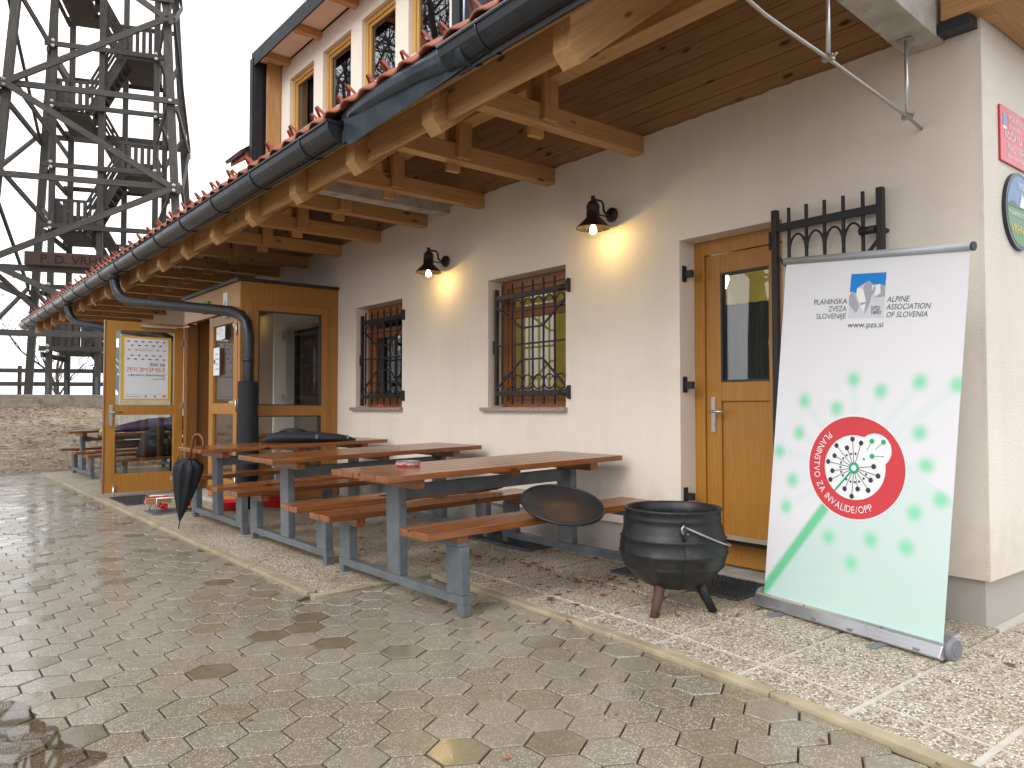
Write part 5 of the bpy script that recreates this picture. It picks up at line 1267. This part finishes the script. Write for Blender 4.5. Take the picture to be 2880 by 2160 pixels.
def obeam(sx0, sy0, z0, sx1, sy1, z1, w_=.09, h=.19, off=.19, name='brace', bl=2):
    p, q_ = LP(sx0, sy0, z0), LP(sx1, sy1, z1)
    o = (-TN if sy0 == sy1 == -1 else TN if sy0 == sy1 else (TU*sx0))*off; e = (q_-p).normalized()*.25
    plank(name, p+o-e, q_+o+e, w_, h, m_tower, tw, bevel=.01)
    if bl and sy0 == sy1 == -1:
        bolts(p+o-TN*.055, -TN, bl); bolts(q_+o-TN*.055, -TN, bl)
for z in (17, 14.6, 11.15, 8.25, 5.35, 3.35):
    obeam(-1, -1, z, 1, -1, z, name='ring_beam', bl=1)
    if z in (17, 11.15, 5.35): obeam(-1, 1, z, 1, 1, z, name='ring_beam'); obeam(-1, -1, z-.25, -1, 1, z-.25, name='ring_beam'); obeam(1, -1, z-.25, 1, 1, z-.25, name='ring_beam')
zz_ = [(1, 13.9), (-1, 11.1), (1, 8.2), (-1, 5.5), (1, 2.9)]
obeam(-1, -1, 16.6, 1, -1, 13.9, off=.30)
for (s0, z0), (s1, z1) in zip(zz_, zz_[1:]):
    obeam(s0, -1, z0, s1, -1, z1, off=.30, bl=2)
for sx in (-1, 1):
    s = 1
    for za, zb in ((16.5, 14), (14, 11.1), (11.1, 8.2), (8.2, 5.5), (5.5, 2.9)):
        p, q_ = LP(sx, s, za), LP(sx, -s, zb); o = TU*sx*.22; plank('brace', p+o, q_+o, .08, .15, m_tower, tw, bevel=.01); s = -s
# struts from legs to core
for z in (16, 13.2, 10.4, 7.4, 4.3):
    for sx, sy, a, b in ((-1, -1, 0, 0), (1, -1, CA, 0), (-1, 1, 0, CB), (1, 1, CA, CB)):
        plank('strut', LP(sx, sy, z+1.1), TP(a, b, z-.4), .08, .14, m_tower, tw, bevel=.01) 
for z in (15.2, 13.0, 11.0, 9.0, 7.0, 5.0, 3.0):
    plank('core_beam', TP(-.25, -.17, z), TP(CA+.25, -.17, z), .08, .16, m_tower, tw, bevel=.01); plank('core_beam', TP(-.25, CB+.17, z), TP(CA+.25, CB+.17, z), .08, .16, m_tower, tw, bevel=.01)
    
    plank('core_beam', TP(-.15, -.2, z-.2), TP(-.15, CB+.2, z-.2), .08, .16, m_tower, tw, bevel=.01); plank('core_beam', TP(CA+.15, -.2, z-.2), TP(CA+.15, CB+.2, z-.2), .08, .16, m_tower, tw, bevel=.01)
    for a in (0, CA): bolts(TP(a, -.225, z), -TN, 2)
# stairs: landings at both ends, flights front and back
LR = [1.6, 5.1, 9.1, 13.1, 17.1]; LL = [3.1, 7.0, 11.0, 15.0]
def landing(a0, a1, z, rail_a):
    o = MB().box(a0, a1, .15, CB-.15, z-.16, z-.10); o = o.build('landing', m_tower, tw, basis(TO, TU, TN))
    Mo_ = basis(TO, TU, TN)
    k = .15
    while k < CB-.2:
        MB().box(a0, a1, k, k+.13, z-.098, z-.05).build('landing_plank', m_tower, o, Mo_); k += .145
    for b in (.10, CB-.10):
        MB().box(a0, a1, b-.03, b+.03, z+.88, z+.97).build('handrail', m_tower, o, Mo_)
        k = a0+.05
        while k < a1-.1:
            MB().box(k, k+.12, b-.02, b+.02, z-.05, z+.88).build('baluster', m_tower, o, Mo_); k += .20
    MB().box(rail_a-.03, rail_a+.03, .15, CB-.15, z+.88, z+.97).build('handrail', m_tower, o, Mo_)
    k = .2
    while k < CB-.3:
        MB().box(rail_a-.02, rail_a+.02, k, k+.12, z-.05, z+.88).build('baluster', m_tower, o, Mo_); k += .22
def flight(a0, z0, a1, z1, b):
    s0 = plank('stair_stringer', TP(a0, b-.48, z0-.1), TP(a1, b-.48, z1-.1), .07, .24, m_tower, tw, bevel=.008)
    plank('stair_stringer', TP(a0, b+.48, z0-.1), TP(a1, b+.48, z1-.1), .07, .24, m_tower, tw, bevel=.008)
    n_ = 9
    for k in range(1, n_):
        t = k/n_; p = TP(a0+(a1-a0)*t, b-.46, z0+(z1-z0)*t-.05); q_ = TP(a0+(a1-a0)*t, b+.46, z0+(z1-z0)*t-.05)
        plank('tread', p, q_, .24, .045, m_tower, tw, bevel=.005)
    for o in (-.5, .5):
        for dz in (.45, .68, .92): plank('stair_rail', TP(a0, b+o, z0+dz), TP(a1, b+o, z1+dz), .04, .08, m_tower, tw, bevel=.005)
        for t in (.1, .5, .9): plank('rail_post', TP(a0+(a1-a0)*t, b+o, z0+(z1-z0)*t-.05), TP(a0+(a1-a0)*t, b+o, z0+(z1-z0)*t+.95), .07, .07, m_tower, tw, up=TN, bevel=.005)
for z in LR[1:4]: landing(1.95, 3.0, z, 2.98)
for z in LL: landing(.05, 1.0, z, .08)
for r, l in zip(LR, LL): flight(2.05, r, 1.0, l, CB-.65)
for l, r in zip(LL, LR[1:]): flight(1.0, l, 2.05, r, .65)
# carved name board
sg_ = thing('carved_name_board', 'dark carved wooden name board fixed across the tower front', 'sign', TP(-.6, -2.0, 5.6))
pa, pbb = TP(-.30, -1.78, 5.63), TP(3.2, -1.78, 5.63)
plank('board', pa, pbb, .09, .42, m_carved, sg_, bevel=.02)
Ms = basis(TP(.12, -1.833, 5.50), TU, (0, 0, 1))
link('lettering', text_mesh('P. D. VRHNIKA', .36, m_lettercut), sg_, Ms @ Matrix.Diagonal((1.05, 1, 1, 1)))
# concrete base with steps below the tower
bs = thing('tower_base', 'low concrete base wall under the wooden tower', 'wall', TP(1.4, -2.2, ZB-.3))
MB().box(-6, 9, -2.1, 6, .2, ZB-.02).build('slab', m_conc2, bs, basis(TO, TU, TN), bevel=.03)
st = thing('concrete_steps', 'weathered concrete steps leading up to the tower base', 'steps', TP(-1, -3, ZB-.6))
for k in range(3): MB().box(-5.5, .55-.15*k, -3.1+.34*k, -2.11, ZB-.62+.0, ZB-.46+.16*k-.0).build('step', m_conc2, st, basis(TO+Vector((0, 0, -.02)), TU, TN), bevel=.02)
# rail fence on the tower base
fe = thing('rail_fence', 'dark wooden post and rail fence round the foot of the tower', 'fence', TP(1, 4.6, ZB))
for z in (ZB+.45, ZB+.95): plank('rail', TP(-7, 4.6, z), TP(8, 4.6, z+.05), .06, .16, m_tower, fe, bevel=.01)
for k in range(7): plank('post', TP(-7+2.5*k, 4.68, ZB-.1), TP(-7+2.5*k, 4.68, ZB+1.15), .12, .12, m_tower, fe, up=TN, bevel=.01)

# ------------------------------------------------------------------ bare trees
def tree_mesh(seed, h, spread=1.0, depth=6, nseg=4):
    rg = random.Random(seed); trunk = MB(); crown = MB()
    def grow(p, d, L, r, lev):
        pts = [p]; rs = [r]; q_ = p.copy(); dd = d.copy()
        for k in range(3):
            dd = (dd+Vector((rg.uniform(-.17, .17), rg.uniform(-.17, .17), rg.uniform(-.06, .12)))).normalized(); q_ = q_+dd*L/3; pts.append(q_.copy()); rs.append(r*(1-.12*(k+1)))
        (trunk if lev < 2 else crown).tube(pts, rs, 7 if lev < 2 else (4 if lev < 4 else 3), caps=False)
        if lev >= depth: return
        nb = 2 if lev == 0 else rg.choice((2, 3, 3))
        for k in range(nb):
            a_ = rg.uniform(.35, .85)*spread; az = rg.uniform(0, 6.283)
            x_ = dd.orthogonal().normalized(); y_ = dd.cross(x_)
            nd = (dd*math.cos(a_)+(x_*math.cos(az)+y_*math.sin(az))*math.sin(a_)); nd.z += .12; nd.normalize()
            base = pts[-1] if k < 2 else pts[rg.choice((1, 2))]
            grow(base, nd, L*rg.uniform(.62, .84), r*rg.uniform(.5, .66), lev+1)
    grow(Vector((0, 0, -.2)), Vector((rg.uniform(-.05, .05), rg.uniform(-.05, .05), 1)).normalized(), h*.28, h*.016, 0)
    return trunk.mesh('trunk', m_bark, fix=False), crown.mesh('crown', m_bark, fix=False)
TM = [tree_mesh(s, 12, 1.0, 6) for s in (1, 2, 3)]
SAP = [tree_mesh(s, 4.5, 1.0, 5) for s in (21, 22)]
def tree(kind, loc, s, rz, label, group):
    t = thing('bare_tree', label, 'tree', loc, group)
    for nm, me in zip(('trunk', 'crown'), kind): link(nm, me, t, Matrix.Translation(loc))
    t.scale = (s, s, s); t.rotation_euler = (0, 0, rz)
rg = random.Random(31)
for k, (x, y) in enumerate(((2.5, -8.5), (6.5, -11), (-2.5, -9.5), (-6, -12), (-9.5, -9), (-12.5, -11.5), (-15, -8.5), (10, -7.5), (0.5, -14), (-18, -12), (5, -16), (-10, -16), (13, -13), (-4, -17), (-21, -5.5), (-24, -8.5), (-27.5, -6), (-31, -9.5), (-34, -6.5), (-20, -10), (-38, -11), (-29, -13), (-17, -6.5), (-42, -7.5), (-15, -14.5), (-17.5, -18), (-13, -19.5), (-20.5, -15), (-23.5, -18.5), (-26, -15.5), (-9, -20), (-16, -23), (-21, -22), (-30, -19), (-6.5, -22), (-11.5, -24), (-34, -15), (-25, -11))):
    tree(TM[k % 3], (x, y, hill(x, y)-.1), rg.uniform(.9, 1.3)*(1.75 if x < -16 else 1.15), rg.uniform(0, 6), 'tall leafless tree of the wood across the paving, mirrored in the dormer windows', 'trees mirrored in the windows')
for k, (a, b, s) in enumerate(((-7, 13, 1.0), (-3, 16, .8), (3.5, 15, .75), (8, 14, .9), (-11, 12, 1.1))):
    p = TP(a, b, 0); tree(TM[k % 3], (p.x, p.y, hill(p.x, p.y)-.3), s, k*1.3, 'slender leafless tree behind the lookout tower', 'trees behind the tower')
for k, (a, b, s) in enumerate(((-5, 7.5, .8), (-1.5, 8.5, .9), (2.2, 7.8, .8), (5.0, 8.5, 1.0))):
    p = TP(a, b, 0); tree(SAP[k % 2], (p.x, p.y, hill(p.x, p.y)-.1), s, k*2.1, 'low leafless sapling behind the fence at the tower foot', 'saplings behind the fence')
# a bough with wet twigs reaching in front of the tower
p = TP(-4.6, -4.5, 0)
tree(TM[1], (p.x, p.y, hill(p.x, p.y)-.1), 1.0, 2.2, 'leafless tree standing left of the tower with twigs crossing its legs', None)
# ------------------------------------------------------------------ fallen leaves
def leaf(mb, p, s, rg):
    a_ = rg.uniform(0, 6.28); u_ = Vector((math.cos(a_), math.sin(a_), 0)); v_ = Vector((-u_.y, u_.x, 0)); c1, c2 = rg.uniform(.1, .5)*s, rg.uniform(-.1, .35)*s
    pts = [p-u_*s, p-u_*.4*s+v_*.45*s+Vector((0, 0, c1)), p+u_*.4*s+v_*.4*s+Vector((0, 0, c1*.7)), p+u_*s+Vector((0, 0, c2)), p+u_*.4*s-v_*.4*s+Vector((0, 0, c2*.8)), p-u_*.4*s-v_*.45*s+Vector((0, 0, c2))]
    mb.add(pts, [(0, 1, 2, 3), (0, 3, 4, 5)])
rg = random.Random(77); mb = MB()
for k in range(160):
    x = rg.gauss(-4.9, 1.5); y = min(4.18, max(2.3, rg.gauss(3.6, .5)))
    if x > -2.2 or x < -8.2: continue
    leaf(mb, Vector((x, y, gz(y)+TZ+.006)), rg.uniform(.010, .030), rg)
for cx, cy in ((-3.62, 3.42), (-4.1, 3.5), (-4.6, 3.35), (-5.2, 3.7), (-3.3, 3.6)):
    for k in range(14): x, y = rg.gauss(cx, .14), rg.gauss(cy, .05); leaf(mb, Vector((x, y, gz(y)+TZ+.007)), rg.uniform(.014, .032), rg)
for k in range(170):
    x, y = rg.uniform(-9, -.9), rg.uniform(.2, 2.7); leaf(mb, Vector((x, min(y, kerb_y(x)), gz(y)+.006)), rg.choice((.006, .008, .010, .016)), rg)
for q_ in ((-3.18, 3.02), (-2.95, 2.75), (-1.25, 3.72), (-1.1, 3.63), (-1.55, 3.9), (-2.9, 3.95), (-3.35, 2.98)): leaf(mb, Vector((*q_, gz(q_[1])+TZ+.008)), .034, rg)
tag(mb.build('fallen_leaves', m_leaf, fix=False), 'brown fallen leaves scattered over the terrace and pavers', 'leaves', kind='stuff')
mb = MB()
for k in range(9000):
    x = -15.8-rg.random()**.8*12.5; y = rg.uniform(-2.5, 13); leaf(mb, Vector((x, y, hill(x, y)-.012)), rg.uniform(.025, .07), rg)
tag(mb.build('leaf_litter', m_litter, fix=False), 'pale dry leaf litter covering the slope below the tower', 'leaf litter', kind='stuff')
